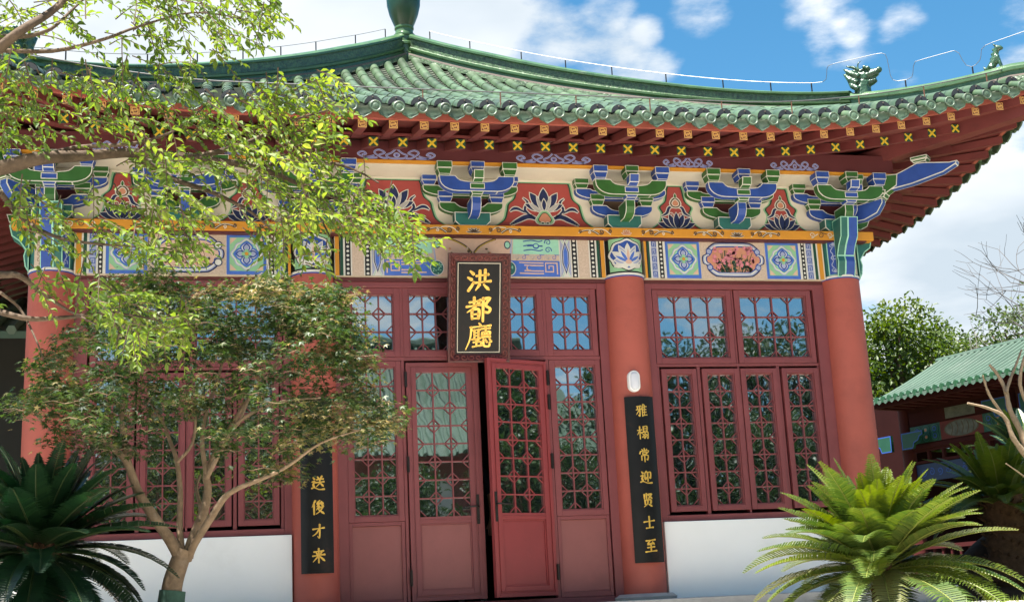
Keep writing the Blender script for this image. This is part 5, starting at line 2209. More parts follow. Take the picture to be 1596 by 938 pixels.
LEAF_SUN = leafmat('spring_leaf', [(0.0392, 0.0820, 0.0134), (0.0784, 0.1390, 0.0209), (0.1426, 0.2068, 0.0312), (0.2282, 0.2638, 0.0521)], .50, .60, 1.6)
LEAF_MAPLE = leafmat('maple_leaf', [(0.0109, 0.0286, 0.0082), (0.0218, 0.0510, 0.0116), (0.0442, 0.0782, 0.0170), (0.1088, 0.1088, 0.0340)], .40, .5, 2.2)
LEAF_MAPLE_LIT = leafmat('maple_lit_new_leaf', [(0.0992, 0.1178, 0.0310), (0.1798, 0.1612, 0.0558), (0.2604, 0.1922, 0.0930)], .4, .5, 2.2)  # new leaves, made paler to paint sunlight on the lit pads
LEAF_CYC = leafmat('cycad_leaflet', [(0.0285, 0.0648, 0.0112), (0.0499, 0.0921, 0.0155), (0.0820, 0.1194, 0.0198), (0.1283, 0.1500, 0.0310)], .25, .46, 1.5)
LEAF_CYC_LIT = leafmat('lit_young_cycad_leaflet', [(0.0645, 0.1065, 0.0091), (0.0940, 0.1338, 0.0122), (0.1234, 0.1582, 0.0178)], .32, .46, 1.5)  # young inner fronds, yellowed further to paint sunlight on them
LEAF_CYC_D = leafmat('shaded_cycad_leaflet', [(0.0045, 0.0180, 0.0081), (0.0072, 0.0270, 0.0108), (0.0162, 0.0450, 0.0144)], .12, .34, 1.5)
LEAF_DRY = leafmat('dry_cycad_leaflet', [(0.0682, 0.0992, 0.0217), (0.1178, 0.1240, 0.0372), (0.0744, 0.0930, 0.0248)], .2, .6, 1.5)
LEAF_TREE = leafmat('broadleaf_foliage', [(0.0165, 0.0413, 0.0077), (0.0358, 0.0715, 0.0099), (0.0660, 0.1045, 0.0138), (0.1100, 0.1375, 0.0220)], .4, .5, .5)
LEAF_PALE = leafmat('pale_green_foliage', [(0.0330, 0.0600, 0.0180), (0.0540, 0.0900, 0.0210), (0.0900, 0.1200, 0.0360)], .4, .5, .4)
LEAF_DARK = leafmat('dark_green_foliage', [(0.0096, 0.0272, 0.0080), (0.0176, 0.0440, 0.0112), (0.0400, 0.0720, 0.0144)], .25, .5, .4)
RACHIS = paint('frond_midrib', (0.1440, 0.1620, 0.0300), .5, .15, 10)

# ---- the tree whose boughs hang in from the left
ST = thing('shade_tree', 'large tree reaching in from the left with drooping sprays of bright pale green leaves', 'tree', (-5.6, -6.4, -1.62))
OFF = Vector((5.6, 6.4, 1.62))
rg = random.Random(21)
m = MB()
m.tube(smooth_path([Vector(p) + OFF for p in ((-5.6, -6.4, -1.66), (-5.55, -6.4, -.6), (-5.35, -6.3, .6), (-5.2, -6.25, 1.5), (-5.25, -6.2, 2.6), (-5.5, -6.2, 3.8), (-5.6, -6.3, 5.2))], 4),
       [.24, .21, .20, .19, .185, .18, .175] + [.17 - .006 * i for i in range(18)], 12)
m.tube([Vector(p) + OFF for p in ((-5.62, -6.4, -1.66), (-5.60, -6.4, -1.5))], [.34, .24], 12)
BR = [
    # pixel path of the bough, depth, radii
    ([(-330, 330), (-120, 285), (0, 262), (60, 247), (130, 243), (210, 238), (300, 246), (400, 262), (480, 292), (560, 322), (640, 352)], -6.0, (.052, .004)),
    ([(60, 247), (120, 230), (200, 225), (270, 205), (320, 165)], -6.05, (.017, .003)),
    ([(210, 238), (260, 275), (330, 300), (390, 330), (430, 365)], -5.9, (.022, .004)),
    ([(300, 246), (380, 225), (450, 190), (520, 170)], -6.1, (.018, .004)),
    ([(-300, 200), (-100, 140), (-20, 90), (30, 50), (90, 10), (150, -60), (230, -120)], -6.5, (.040, .008)),
    ([(-60, 60), (0, 58), (45, 56), (80, 45), (110, 18), (140, -10)], -6.3, (.018, .004)),
    ([(-120, 100), (-20, 80), (80, 80), (160, 62), (215, 42), (300, 20), (380, 30)], -6.2, (.016, .003)),
    ([(-220, 440), (-80, 425), (0, 428), (30, 430), (60, 452), (100, 480), (150, 505)], -6.2, (.028, .004)),
    ([(-160, 460), (-40, 475), (0, 486), (50, 497), (110, 494), (180, 488), (250, 500)], -6.0, (.024, .004)),
    ([(0, 456), (30, 480), (52, 520), (68, 560)], -6.1, (.009, .003)),
    ([(0, 300), (40, 345), (90, 370), (150, 380), (220, 385)], -5.9, (.016, .004)),
    ([(400, 262), (470, 250), (540, 260), (590, 285)], -6.0, (.014, .004)),
    ([(480, 292), (500, 340), (520, 380)], -5.95, (.010, .003)),
]
for P, Y, (r0, r1) in BR:
    pts = smooth_path([at(x, y, Y + .12 * sin(i * 1.7)) + OFF for i, (x, y) in enumerate(P)], 4)
    n = len(pts)
    m.tube(pts, [r0 + (r1 - r0) * (i / (n - 1)) ** .8 for i in range(n)], 7)
# boughs feeding those paths from the trunk, and others going up and away
for a, b, c, r in (((-5.2, -6.25, 1.3), (-5.0, -6.1, 1.9), at(-330, 330, -6.0), .09), ((-5.25, -6.2, 2.4), (-5.0, -6.3, 2.5), at(-300, 200, -6.5), .075), ((-5.3, -6.25, .9), (-4.8, -6.2, 1.2), at(-220, 440, -6.2), .04),
                   ((-5.5, -6.2, 3.6), (-5.3, -5.2, 5.2), (-4.9, -3.7, 6.3), .08), ((-5.6, -6.3, 4.6), (-5.0, -7.4, 5.6), (-4.2, -8.2, 6.0), .07), ((-5.4, -6.2, 3.0), (-6.4, -5.8, 4.2), (-7.4, -5.5, 4.8), .08)):
    pts = smooth_path([Vector(a) + OFF, Vector(b) + OFF, Vector(c) + OFF], 5)
    m.tube(pts, [r * 1.05 - r * .25 * i / 10 for i in range(11)], 8)
m.build('trunk', BARK_DK, ST, auto=radians(60))

REG = [  # polygon of the photograph, number of sprays, heading (right, up), length
    ([(-40, -40), (250, -40), (300, 20), (260, 60), (160, 60), (60, 70), (-40, 60)], 46, (.8, -.1), .30),
    ([(230, -30), (430, -30), (455, 40), (400, 60), (380, 80), (345, 120), (300, 150), (250, 120), (225, 60)], 84, (.7, -.45), .26),
    ([(380, 10), (430, 20), (445, 45), (400, 55)], 7, (.9, -.05), .20),
    ([(-40, 60), (120, 95), (230, 100), (260, 130), (180, 150), (60, 140), (-40, 150)], 34, (.6, -.5), .26),
    ([(-40, 140), (160, 130), (270, 150), (330, 210), (230, 225), (120, 205), (-40, 240)], 48, (.7, -.6), .28),
    ([(280, 150), (360, 170), (430, 130), (520, 105), (545, 140), (530, 200), (480, 240), (380, 225), (300, 210)], 74, (.8, -.4), .26),
    ([(340, 215), (440, 215), (520, 235), (570, 265), (620, 310), (650, 360), (560, 370), (470, 360), (400, 320), (350, 270)], 120, (.75, -.5), .26),
    ([(560, 300), (630, 325), (670, 375), (640, 395), (570, 395), (540, 350)], 34, (.9, -.35), .22),
    ([(380, 320), (470, 350), (520, 380), (500, 420), (430, 400), (390, 370)], 20, (.5, -.7), .24),
    ([(200, 225), (330, 235), (350, 290), (300, 320), (220, 300)], 30, (.7, -.5), .24),
    ([(-20, 300), (80, 300), (130, 340), (90, 365), (20, 350)], 14, (.6, -.5), .22),
    ([(130, 300), (250, 310), (320, 340), (330, 390), (270, 410), (180, 390), (140, 350)], 52, (.7, -.5), .24),
    ([(20, 330), (130, 340), (140, 390), (60, 400)], 12, (.6, -.6), .2),
    ([(90, 430), (170, 440), (240, 455), (290, 490), (310, 530), (260, 540), (200, 510), (140, 480)], 50, (.7, -.45), .22),
    ([(170, 500), (210, 510), (230, 545), (190, 550)], 10, (.4, -.9), .2),
    ([(20, 410), (70, 430), (110, 470), (80, 480)], 6, (.6, -.6), .18),
    # boughs past the picture's edge
    ([(-420, -200), (-40, -140), (-40, 300), (-420, 300)], 110, (.3, -.5), .34),
    ([(-60, -260), (420, -240), (380, -40), (-60, -40)], 120, (.5, -.3), .34),
    ([(-300, 300), (-40, 320), (-40, 480), (-260, 500)], 40, (.4, -.6), .3),
]
m = MB()
for P, cnt, (hx, hz), L in REG:
    for _ in range(int(cnt * (.85 if P[0][1] < 120 else 1.15))):
        x, y = sample_poly(P, rg)
        Y = -6.0 + rg.gauss(0, .38)
        p = at(x, y, Y) + OFF
        d = RT * (hx + rg.uniform(-.9, .6)) + UP * (hz + .15 + rg.uniform(-.6, .7)) + Vector((0, 1, 0)) * rg.uniform(-.8, .8)
        d.normalize()
        l = L * rg.uniform(.6, 1.2)
        spray(m, p - d * l * .5, d, l, rg, rg.uniform(.046, .062), .021, .40)
# high crown over the court, shading the left of the hall
for _ in range(860):
    c = rg.choice(((-4.9, -3.6, 6.3, 1.5), (-4.9, -3.6, 6.3, 1.5), (-5.8, -4.8, 6.6, 1.6), (-4.6, -2.9, 7.0, 1.2), (-6.2, -6.2, 6.0, 1.9), (-6.0, -4.6, 5.6, 1.5), (-7.4, -5.5, 5.2, 1.6), (-5.6, -8.0, 6.3, 1.4), (-6.9, -7.4, 6.2, 1.5)))
    p = Vector(c[:3]) + rdir(rg) * c[3] * rg.uniform(.3, 1.0) ** .6
    d = rdir(rg)
    d.z *= .5
    spray(m, p + OFF, d, .45, rg, .085, .034, .5)
m.build('crown', [LEAF_SUN, BARK_DK], ST)

# ---- Japanese maple in front of the left bay
YM = -3.0
MT = thing('japanese_maple', 'low multi-stemmed maple with layered fine leaves, tan tips and cloth wrapped trunk', 'tree', tuple(at(268, 990, YM)))
MO = -MT.location
m = MB()


def stem(P, r0, r1, dy=0, n=7):
    pts = smooth_path([at(x, y, YM + dy * i / (len(P) - 1) + .03 * sin(3.1 * i)) + MO for i, (x, y) in enumerate(P)], 4)
    k = len(pts)
    m.tube(pts, [r0 + (r1 - r0) * i / (k - 1) for i in range(k)], n)


stem([(266, 1010), (266, 960), (268, 915), (278, 880), (288, 855)], .078, .060, 0, 12)
stem([(286, 880), (268, 845), (240, 805), (215, 765), (198, 720), (178, 700), (140, 672), (128, 655)], 0.0459, 0.0130, -.15, 9)
stem([(205, 735), (196, 700), (190, 650), (196, 610), (204, 565), (204, 540)], 0.0222, 0.0101, .1, 7)
stem([(284, 865), (280, 820), (281, 770), (276, 720), (266, 690), (250, 650), (232, 625)], 0.0252, 0.0086, .3, 8)
stem([(292, 868), (300, 840), (318, 795), (324, 760), (322, 735), (345, 690), (385, 625), (428, 575)], 0.0414, 0.0101, .2, 9)
stem([(322, 745), (345, 700), (370, 660), (400, 640), (440, 625), (500, 620)], 0.0192, 0.0058, -.4, 7)
stem([(292, 872), (304, 845), (330, 805), (350, 775), (372, 760), (410, 745), (450, 725), (500, 690), (560, 670)], 0.0311, 0.0050, -.5, 8)
stem([(322, 740), (315, 690), (322, 640), (340, 590), (350, 540), (345, 500)], 0.0192, 0.0058, .35, 7)
stem([(196, 620), (170, 580), (150, 550)], 0.0089, 0.0036, 0, 6)
stem([(232, 625), (245, 600), (240, 570)], 0.0074, 0.0029, .3, 6)
stem([(276, 720), (300, 690), (305, 640), (300, 590), (310, 540)], 0.0133, 0.0043, .1, 7)
stem([(428, 575), (460, 540), (500, 510)], 0.0089, 0.0029, .2, 6)
stem([(372, 660), (400, 600), (440, 560), (520, 550)], 0.0104, 0.0029, -.2, 6)
stem([(310, 815), (312, 790), (306, 760), (312, 740)], 0.0148, 0.0101, .35, 6)
stem([(178, 700), (130, 690), (80, 670), (50, 640)], 0.0104, 0.0036, -.2, 6)
tr_ = m.build('trunk', BARK, MT, auto=radians(60))
m = MB()
pts = [at(x, y, YM) + MO for x, y in ((266, 1005), (266, 970), (267, 935), (269, 920))]
m.tube(pts, [.100, .096, .092, .090], 14)
m.build('trunk_wrap', WRAP, MT, auto=radians(60))


def maple_leaf(m, p, d, n, sz, rg, mi=0):
    """five pointed lobes"""
    s = d.cross(n).normalized()
    vs = [p]
    for a, l in ((-1.9, .55), (-1.35, .28), (-.95, .85), (-.48, .34), (0, 1.0), (.48, .34), (.95, .85), (1.35, .28), (1.9, .55)):
        q = p + (d * cos(a) + s * sin(a)) * l * sz - n * sz * .18 * l
        vs.append(q)
    m.add(vs, [(0, i, i + 1) for i in range(1, 9)], mi)


CAN = [(22, 650), (40, 590), (110, 520), (160, 450), (230, 410), (300, 425), (380, 425), (450, 428), (520, 432), (550, 455), (545, 500), (580, 535), (560, 575), (600, 625), (622, 645), (610, 680), (560, 700), (480, 690), (455, 740), (410, 748), (370, 705), (320, 690), (250, 720), (180, 705), (110, 690), (60, 680)]
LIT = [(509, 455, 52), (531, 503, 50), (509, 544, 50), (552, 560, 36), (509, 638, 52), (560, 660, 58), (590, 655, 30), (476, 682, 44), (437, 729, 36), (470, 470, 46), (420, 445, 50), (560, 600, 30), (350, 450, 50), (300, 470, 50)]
m = MB()
rg = random.Random(33)


def pad(x, y, Y, wpx, cnt, tip=0.0):
    c = at(x, y, Y) + MO
    sc = (at(x + wpx, y, Y) - at(x, y, Y)).length
    for k in range(cnt):
        a, r = rg.uniform(0, 2 * pi), sqrt(rg.random())
        p = c + Vector((cos(a) * r * sc, sin(a) * r * sc * .9, rg.gauss(0, .034) - .22 * sc * r * r))
        d = Vector((cos(a) + rg.uniform(-.6, .6), sin(a) + rg.uniform(-.6, .6), rg.uniform(-.8, -.05))).normalized()
        n = Vector((rg.uniform(-.5, .5), rg.uniform(-.5, .5), 1))
        n = (n - d * n.dot(d)).normalized()
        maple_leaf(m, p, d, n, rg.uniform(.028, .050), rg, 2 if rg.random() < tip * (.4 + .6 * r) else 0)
    # fine twigs that carry the pad
    for k in range(3):
        a = rg.uniform(0, 2 * pi)
        q = c + Vector((cos(a) * sc * .9, sin(a) * sc * .8, -.05))
        m.tube([c + Vector((0, 0, -.05)), (c + q) / 2 + Vector((0, 0, -.01)), q], [.0028, .002, .001], 4, 1, False)


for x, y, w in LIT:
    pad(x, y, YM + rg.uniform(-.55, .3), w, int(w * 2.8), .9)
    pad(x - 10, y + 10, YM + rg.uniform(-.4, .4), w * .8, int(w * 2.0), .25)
for _ in range(330):
    x, y = sample_poly(CAN, rg)
    if 230 < x < 330 and y > 640:
        continue
    pad(x, y, YM + rg.gauss(0, .42), rg.uniform(24, 44), rg.randint(40, 72), .10)
m.build('crown', [LEAF_MAPLE, BARK, LEAF_MAPLE_LIT], MT)


# ---- cycads
def cycad(loc, label, seed, nf, ln, mats, group=None, trunk=(.16, .75), skip=None, lit_young=.3, sag=0.0, rib=None):
    T = thing('cycad', label, 'cycad', loc, group)
    rg = random.Random(seed)
    m = MB()
    r, h = trunk
    pr = []
    k = 16
    for i in range(k + 1):
        z = -.35 + (h + .35) * i / k - h
        pr.append((r * (1.0 + .10 * sin(i * 2.4) + .05 * (i % 2)), z))
    m.lathe(pr, (0, 0, 0), 18)
    for i in range(90):
        a, z = i * 2.4, -h + h * ((i * .37) % 1)
        c = Vector((cos(a) * r * 1.02, sin(a) * r * 1.02, z))
        m.tube([c, c + Vector((cos(a) * .26 * r, sin(a) * .26 * r, .03))], [.020, .008], 5)
    m.build('trunk', CYC_TRUNK, T, auto=radians(50))
    m = MB()
    for i in range(nf):
        f = (i + .5) / nf                    # 0 innermost, 1 outermost
        az = i * 2.39996 + rg.uniform(-.32, .32)
        if skip and skip(az, f):
            continue
        el = radians(87 - (94 + sag) * f ** 1.05 + rg.uniform(-9, 9))
        L = ln * (.66 + .38 * f ** .7) * rg.uniform(.80, 1.08)
        bend = radians(13 + 40 * f + rg.uniform(-10, 14))
        mi = 1 if (f < lit_young and rg.random() < .8) or rg.random() < .08 else 0
        if f > .84 and rg.random() < .30:
            mi = 2
        n = 46
        h_ = Vector((cos(az), sin(az), 0))
        s = Vector((-sin(az), cos(az), 0))
        p = h_ * r * .45 + Vector((0, 0, -.02 - .10 * f))
        pts, dirs = [p.copy()], []
        for k in range(n):
            u = k / n
            e = el - bend * (u ** 1.6)
            d = h_ * cos(e) + Vector((0, 0, sin(e))) + s * .05 * sin(3 * u + i)
            d.normalize()
            dirs.append(d)
            p = p + d * L / n
            pts.append(p.copy())
        m.tube(pts[::5] + [pts[-1]], [.010 * (1 - .75 * q / 10) for q in range(len(pts[::5]) + 1)], 5, 3, False)
        roll = rg.uniform(-.35, .35)
        for k in range(5, n + 1):
            u = k / n
            d = dirs[min(k, n - 1)]
            nn = s.cross(d).normalized()
            if nn.dot(Vector((0, 0, 1))) < 0 and e > -1.2:
                nn = -nn
            prof = sin(pi * min(1, max(.02, (u - .05) / .95)) ** .62) ** .75
            ll = (L * .11 + ln * .11) * (.52 + .48 * f ** .6) * (.16 + .84 * prof) * rg.uniform(.88, 1.06)
            for sg in (-1, 1):
                sw = radians(52 - 26 * u) + rg.uniform(-.06, .06)
                ld = (d * cos(pi / 2 - sw + .25) + s * sg * sin(pi / 2 - sw + .35) + nn * (.24 + .12 * u + sg * roll * .4)).normalized()
                w = .0070 + .0040 * prof
                b = pts[k]
                wd = d * w
                t1 = b + ld * ll * .6 - nn * ll * .02
                tip = b + ld * ll - nn * ll * (.12 if mi != 2 else .26) + Vector((0, 0, -ll * .06))
                m.add([b - wd * .8, b + wd * .8, t1 + wd, t1 - wd, tip], [(0, 1, 2, 3), (3, 2, 4)], mi)
    m.build('crown', list(mats) + [rib or RACHIS], T)
    return T


cyc = [LEAF_CYC, LEAF_CYC_LIT, LEAF_DRY]
cycad(tuple(at(1370, 868, -2.5)), 'sunlit cycad with a broad bright green crown before the white wall', 4, 118, 1.14, cyc, 'cycads around the pavilion', (.070, .52), lit_young=.36, skip=lambda az, f: f > .70 and cos(az + pi / 2 + .25) > .35 and (az * 7.3) % 1 < .55)
cycad(tuple(at(62, 838, -3.2)), 'dark shaded cycad at the foot of the left corner column', 9, 84, .95, [LEAF_CYC_D, LEAF_CYC_D, LEAF_CYC_D], 'cycads around the pavilion', (.11, .55), sag=34, rib=paint('shaded_frond_midrib', (0.03, 0.05, 0.015), .5, .2, 10))  # leaflet and midrib colours darkened to paint this plant's shade
cycad(tuple(at(1560, 772, .9)), 'half shaded cycad on the dark soil mound behind the sunlit one', 14, 52, .98, [LEAF_CYC, LEAF_CYC_LIT, LEAF_CYC_D], 'cycads around the pavilion', (.22, .8), lit_young=.42)
cycad(tuple(at(1610, 712, 2.8)), 'farthest cycad, dark, in front of the gallery rail', 19, 40, 1.0, [LEAF_CYC_D, LEAF_CYC, LEAF_CYC_D], 'cycads around the pavilion', (.2, 1.0), lit_young=.2)

# soil mound under the rear cycad
m = MB()
c0 = at(1575, 860, 1.2)
vs, fs = [], []
K, J = 14, 28
for i in range(K + 1):
    for j in range(J):
        a = 2 * pi * j / J
        r = 1.55 * i / K
        x, y = c0.x + .3 + r * cos(a), c0.y + .4 + r * sin(a)
        z = ground_z(x, y) + .85 * (cos(pi * min(1, i / K)) * .5 + .5) + .05 * noise.noise(Vector((x * 3, y * 3, 1)))
        vs.append((x, y, z - (.04 if i == K else 0)))
for i in range(K):
    for j in range(J):
        fs.append((i * J + j, i * J + (j + 1) % J, (i + 1) * J + (j + 1) % J, (i + 1) * J + j))
m.add(vs, fs)
tag(m.build('soil_mound', SOIL, smooth=True), kind='structure')

# pruned bare shrub at the right edge
YS = -1.2
BS = thing('bare_shrub', 'pruned leafless shrub with pale forked branches at the right edge', 'shrub', tuple(at(1650, 860, YS)))
m = MB()
BO = -BS.location


def twig(P, r0, r1, dy=0):
    pts = smooth_path([at(x, y, YS + dy * i / (len(P) - 1)) + BO for i, (x, y) in enumerate(P)], 4)
    k = len(pts)
    m.tube(pts, [(r0 + (r1 - r0) * i / (k - 1)) * (1 + .12 * sin(i * 2.1)) for i in range(k)], 7)


twig([(1650, 870), (1640, 800), (1618, 740), (1596, 706), (1578, 680), (1566, 650), (1540, 636), (1508, 628)], .045, .009, -.1)
twig([(1640, 800), (1612, 725), (1590, 670), (1574, 638), (1568, 610), (1556, 585), (1542, 568)], .04, .013, .1)
twig([(1568, 612), (1574, 592), (1582, 572), (1588, 556), (1592, 545)], .018, .008, .1)
twig([(1578, 676), (1562, 645), (1545, 620), (1536, 600), (1532, 585)], .018, .008, -.1)
twig([(1545, 622), (1538, 608), (1536, 592)], .010, .007, .05)
twig([(1640, 790), (1620, 690), (1606, 640), (1590, 600), (1596, 560), (1612, 520)], .03, .012, -.1)
twig([(1660, 830), (1630, 770), (1600, 745), (1568, 722)], .014, .005, -.2)
m.build('branches', TWIG_PALE, BS, auto=radians(60))


# ---- trees in the distance
def leafy_tree(name, label, base, height, rx, lobes, nl, leaf, mat, seed, group=None, trunk_r=.25, bark=None, gap=.35):
    T = thing(name, label, 'tree', base, group)
    rg = random.Random(seed)
    m = MB()
    top = Vector((0, 0, height * .82))
    tp = smooth_path([Vector((0, 0, -.1)), Vector((rg.uniform(-.2, .2), rg.uniform(-.2, .2), height * .35)), top], 6)
    m.tube(tp, [trunk_r * (1 - .8 * i / 12) for i in range(13)], 8)
    L = []
    for k in range(lobes):
        a = k * 2.4
        f = (k + .5) / lobes
        z = height * (.34 + .60 * f)
        w = rx * sqrt(max(.05, 1 - ((f - .42) / .66) ** 2))
        rr = w * rg.uniform(.35, .95)
        c = Vector((cos(a) * rr, sin(a) * rr, z + rg.uniform(-.3, .3)))
        L.append((c, rx * rg.uniform(.26, .44)))
        st = tp[min(12, int(12 * (.25 + .55 * f)))]
        m.tube(smooth_path([st, st.lerp(c, .5) + Vector((0, 0, .15)), c], 3), [trunk_r * .3 * (1 - .8 * i / 6) + .01 for i in range(7)], 5)
    m.build('trunk', bark or BARK_DK, T, auto=radians(60))
    m = MB()
    tot = sum(r * r for _, r in L)
    for c, r in L:
        n = int(nl * r * r / tot)
        for _ in range(n // 6):
            q = rdir(rg)
            q.z = q.z * .75 + .1
            cc = c + q * r * rg.uniform(.45, 1.0) ** .7
            if noise.noise(cc * (1.6 / max(r, .4))) < -gap:
                continue
            for _ in range(6):
                p = cc + rdir(rg) * leaf * 1.7
                d = (q + rdir(rg) * 1.1 + Vector((0, 0, -.35))).normalized()
                nn = (Vector((0, 0, .8)) + q * .4 + rdir(rg) * .7)
                nn = (nn - d * nn.dot(d)).normalized()
                v, f = leaf_pts(p, d, nn, leaf * rg.uniform(.7, 1.25), leaf * .5)
                m.add(v, f, 0)
    m.build('crown', mat, T)
    return T


g0 = -.2
leafy_tree('broadleaf_tree', 'dense green broadleaf tree rising behind the gallery beside the corner column', (14.2, 17.2, g0), 7.2, 1.75, 34, 15000, .15, LEAF_TREE, 5, 'trees beyond the gallery')
leafy_tree('broadleaf_tree', 'looser yellow green tree right of the dense one behind the gallery', (16.3, 19.2, g0), 7.3, 1.6, 24, 7500, .15, LEAF_PALE, 6, 'trees beyond the gallery', gap=.1)
leafy_tree('broadleaf_tree', 'low pale tree between the two taller ones over the gallery ridge', (18.6, 21.5, g0), 7.7, 1.5, 20, 5500, .15, LEAF_PALE, 8, 'trees beyond the gallery')
leafy_tree('broadleaf_tree', 'airy pale green tree at the right edge behind the gallery', (20.3, 20.5, g0), 8.7, 2.0, 30, 8000, .16, LEAF_PALE, 12, 'trees beyond the gallery', gap=.05)
leafy_tree('broadleaf_tree', 'dark evergreen tree far behind the left corner of the pavilion', (-11.5, 9.0, g0), 5.4, 2.4, 24, 7000, .17, LEAF_DARK, 13)

# bare tree against the cloud
BT = thing('bare_tree', 'leafless tree with fine grey twigs against the white cloud at right', 'tree', (19.0, 15.0, g0))
m = MB()
rg = random.Random(8)


def grow(p, d, L, r, depth):
    q = p
    pts = [p]
    for k in range(3):
        d = (d + rdir(rg) * .22 + Vector((0, 0, .03))).normalized()
        q = q + d * L / 3
        pts.append(q)
    m.tube(pts, [r, r * .9, r * .8, r * .68], 5 if depth < 3 else 3, 0, False)
    if depth >= 6:
        return
    for k in range(2 if depth < 1 else rg.choice((2, 2, 3))):
        nd = (d + rdir(rg) * .75).normalized()
        grow(pts[rg.choice((2, 3, 3))], nd, L * rg.uniform(.66, .86), r * .62, depth + 1)


grow(Vector((0, 0, -.1)), Vector((-.02, 0, 1)), 2.9, .12, 0)
grow(Vector((0, 0, 2.2)), Vector((-.25, -.05, 1)), 2.2, .07, 1)
m.build('branches', paint('grey_twig', (0.0910, 0.0805, 0.0770), .9, .2, 10), BT)

# ------------------------------------------------------------------ gallery building on the right
KG = 1.3
FT = CAM + (Vector((6.555, 4.334, 2.57)) - CAM) * KG
gv, pv = Vector((.29, -.957, 0)).normalized(), Vector((.957, .29, 0)).normalized()
GA = thing('side_gallery', 'low red gallery with long green tiled roof and painted beams behind the cycads', 'gallery', (FT.x, FT.y, -.2))
GA.rotation_euler.z = atan2(gv.y, gv.x)
ez = FT.z + .2           # eave height in local coordinates (x along the eave to the right, y = back)
GL = 10.0
W2 = 1.45 * KG           # half width
rz_ = ez + .67 * KG
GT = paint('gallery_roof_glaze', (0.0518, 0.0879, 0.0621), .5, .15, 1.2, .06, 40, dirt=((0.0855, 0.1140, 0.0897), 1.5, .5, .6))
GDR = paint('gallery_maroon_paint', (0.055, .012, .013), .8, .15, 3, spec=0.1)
GINK = paint('dull_grey_painting', (0.13, 0.12, 0.11), .8, .4, 9)  # dull grey of the beam cartouches and panels
GEND = paint('dark_green_tile_end', (0.02, 0.07, 0.03), .35, .3, 8)


def gz(y):
    u = abs(y - W2) / W2
    return ez + (rz_ - ez) * (1 - u) ** 1.12 + .02


m = MB()
GP = .155
n = int(GL / GP)
for sgn in (1, -1):
    ys = [W2 - sgn * W2 * (1.06 - 1.06 * k / 8) for k in range(9)]
    for i in range(n):
        x = (i + .5) * GP - .05
        rings = []
        for y in ys:
            rings.append([(x + .044 * cos(a), y, gz(min(max(y, 0), 2 * W2)) - (.03 if y < 0 or y > 2 * W2 else 0) + .036 * sin(a)) for a in [pi * q / 6 for q in range(7)]])
        m.add([p for r in rings for p in r], [(k * 7 + q, k * 7 + q + 1, (k + 1) * 7 + q + 1, (k + 1) * 7 + q) for k in range(8) for q in range(6)], 0)
    for k in range(8):
        m.add([(-.1, ys[k], gz(min(max(ys[k], 0), 2 * W2)) - .01), (GL, ys[k], gz(min(max(ys[k], 0), 2 * W2)) - .01), (GL, ys[k + 1], gz(min(max(ys[k + 1], 0), 2 * W2)) - .01), (-.1, ys[k + 1], gz(min(max(ys[k + 1], 0), 2 * W2)) - .01)], [(0, 1, 2, 3)], 0)
m.tube([(-.10, W2, rz_ + .02), (GL, W2, rz_ + .02)], .055, 8, 0)
rf = m.build('tiled_roof', [GT], GA)
m = MB()
for i in range(n):
    x = (i + .5) * GP - .05
    y = -W2 * .06 - .005
    z = gz(0) - .03
    m.add([(x + .052 * cos(a), y, z + .02 + .058 * sin(a)) for a in [2 * pi * q / 12 for q in range(12)]] + [(x + .052 * cos(a), y + .03, z + .02 + .058 * sin(a)) for a in [2 * pi * q / 12 for q in range(12)]],
          [tuple(range(12))] + [(q, 12 + q, 12 + (q + 1) % 12, (q + 1) % 12) for q in range(12)], 0)
    xx = x + GP / 2
    m.add([(xx - .055, y, z + .005), (xx + .055, y, z + .005), (xx + .046, y - .006, z - .045), (xx, y - .012, z - .075), (xx - .046, y - .006, z - .045)], [(0, 4, 3, 2, 1)], 1)
m.build('eave_tile_ends', [GEND, GT], rf)
m = MB()
m.box(-.05, GL, .0, .06, ez - .12, ez - .02)
m.add([(-.05, -.02, ez - .03), (GL, -.02, ez - .03), (GL, .95, ez + .16), (-.05, .95, ez + .16)], [(0, 1, 2, 3)])
m.add([(-.05, W2, rz_ - .12), (GL, W2, rz_ - .12), (GL, .9, ez + .16), (-.05, .9, ez + .16)], [(0, 1, 2, 3)])
m.add([(-.05, W2, rz_ - .12), (GL, W2, rz_ - .12), (GL, 2 * W2, ez), (-.05, 2 * W2, ez)], [(0, 1, 2, 3)])
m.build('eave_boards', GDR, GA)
m = MB()
for i in range(int(GL / .26)):
    m.box(i * .26, i * .26 + .09, .07, .7, ez - .13, ez - .05)
m.build('rafters', GDR, GA)
off = .6 * KG
CS = [-.02 * KG, 2.05 * KG, 4.1 * KG, 6.2 * KG]
for cs in CS:
    for yy in (off, 2 * W2 - off):
        m = MB()
        m.lathe([(.13, 0), (.125, ez + .1)], (cs, yy, 0), 14)
        m.build('column', paint('gallery_column_red', (0.07, .015, .015), .7, .1, 4, spec=0.15), GA, auto=radians(40))
zl = lambda z: (z + .0625) * KG - .0625 + .2      # heights measured at the nearer scale
m = MB()
m.box(CS[0], CS[-1], off - .05, off + .05, zl(2.42), zl(2.52))
m.box(CS[0], CS[-1], off - .06, off + .06, zl(1.90), zl(1.96))
for a, b in zip(CS[:-1], CS[1:]):
    m.box(a + .13, b - .13, off - .04, off + .04, zl(1.96), zl(2.42))
m.box(CS[0], CS[-1], 2 * W2 - off - .05, 2 * W2 - off + .05, zl(1.75), zl(2.5))
m.build('beams', GDR, GA)
A = Art(.003)
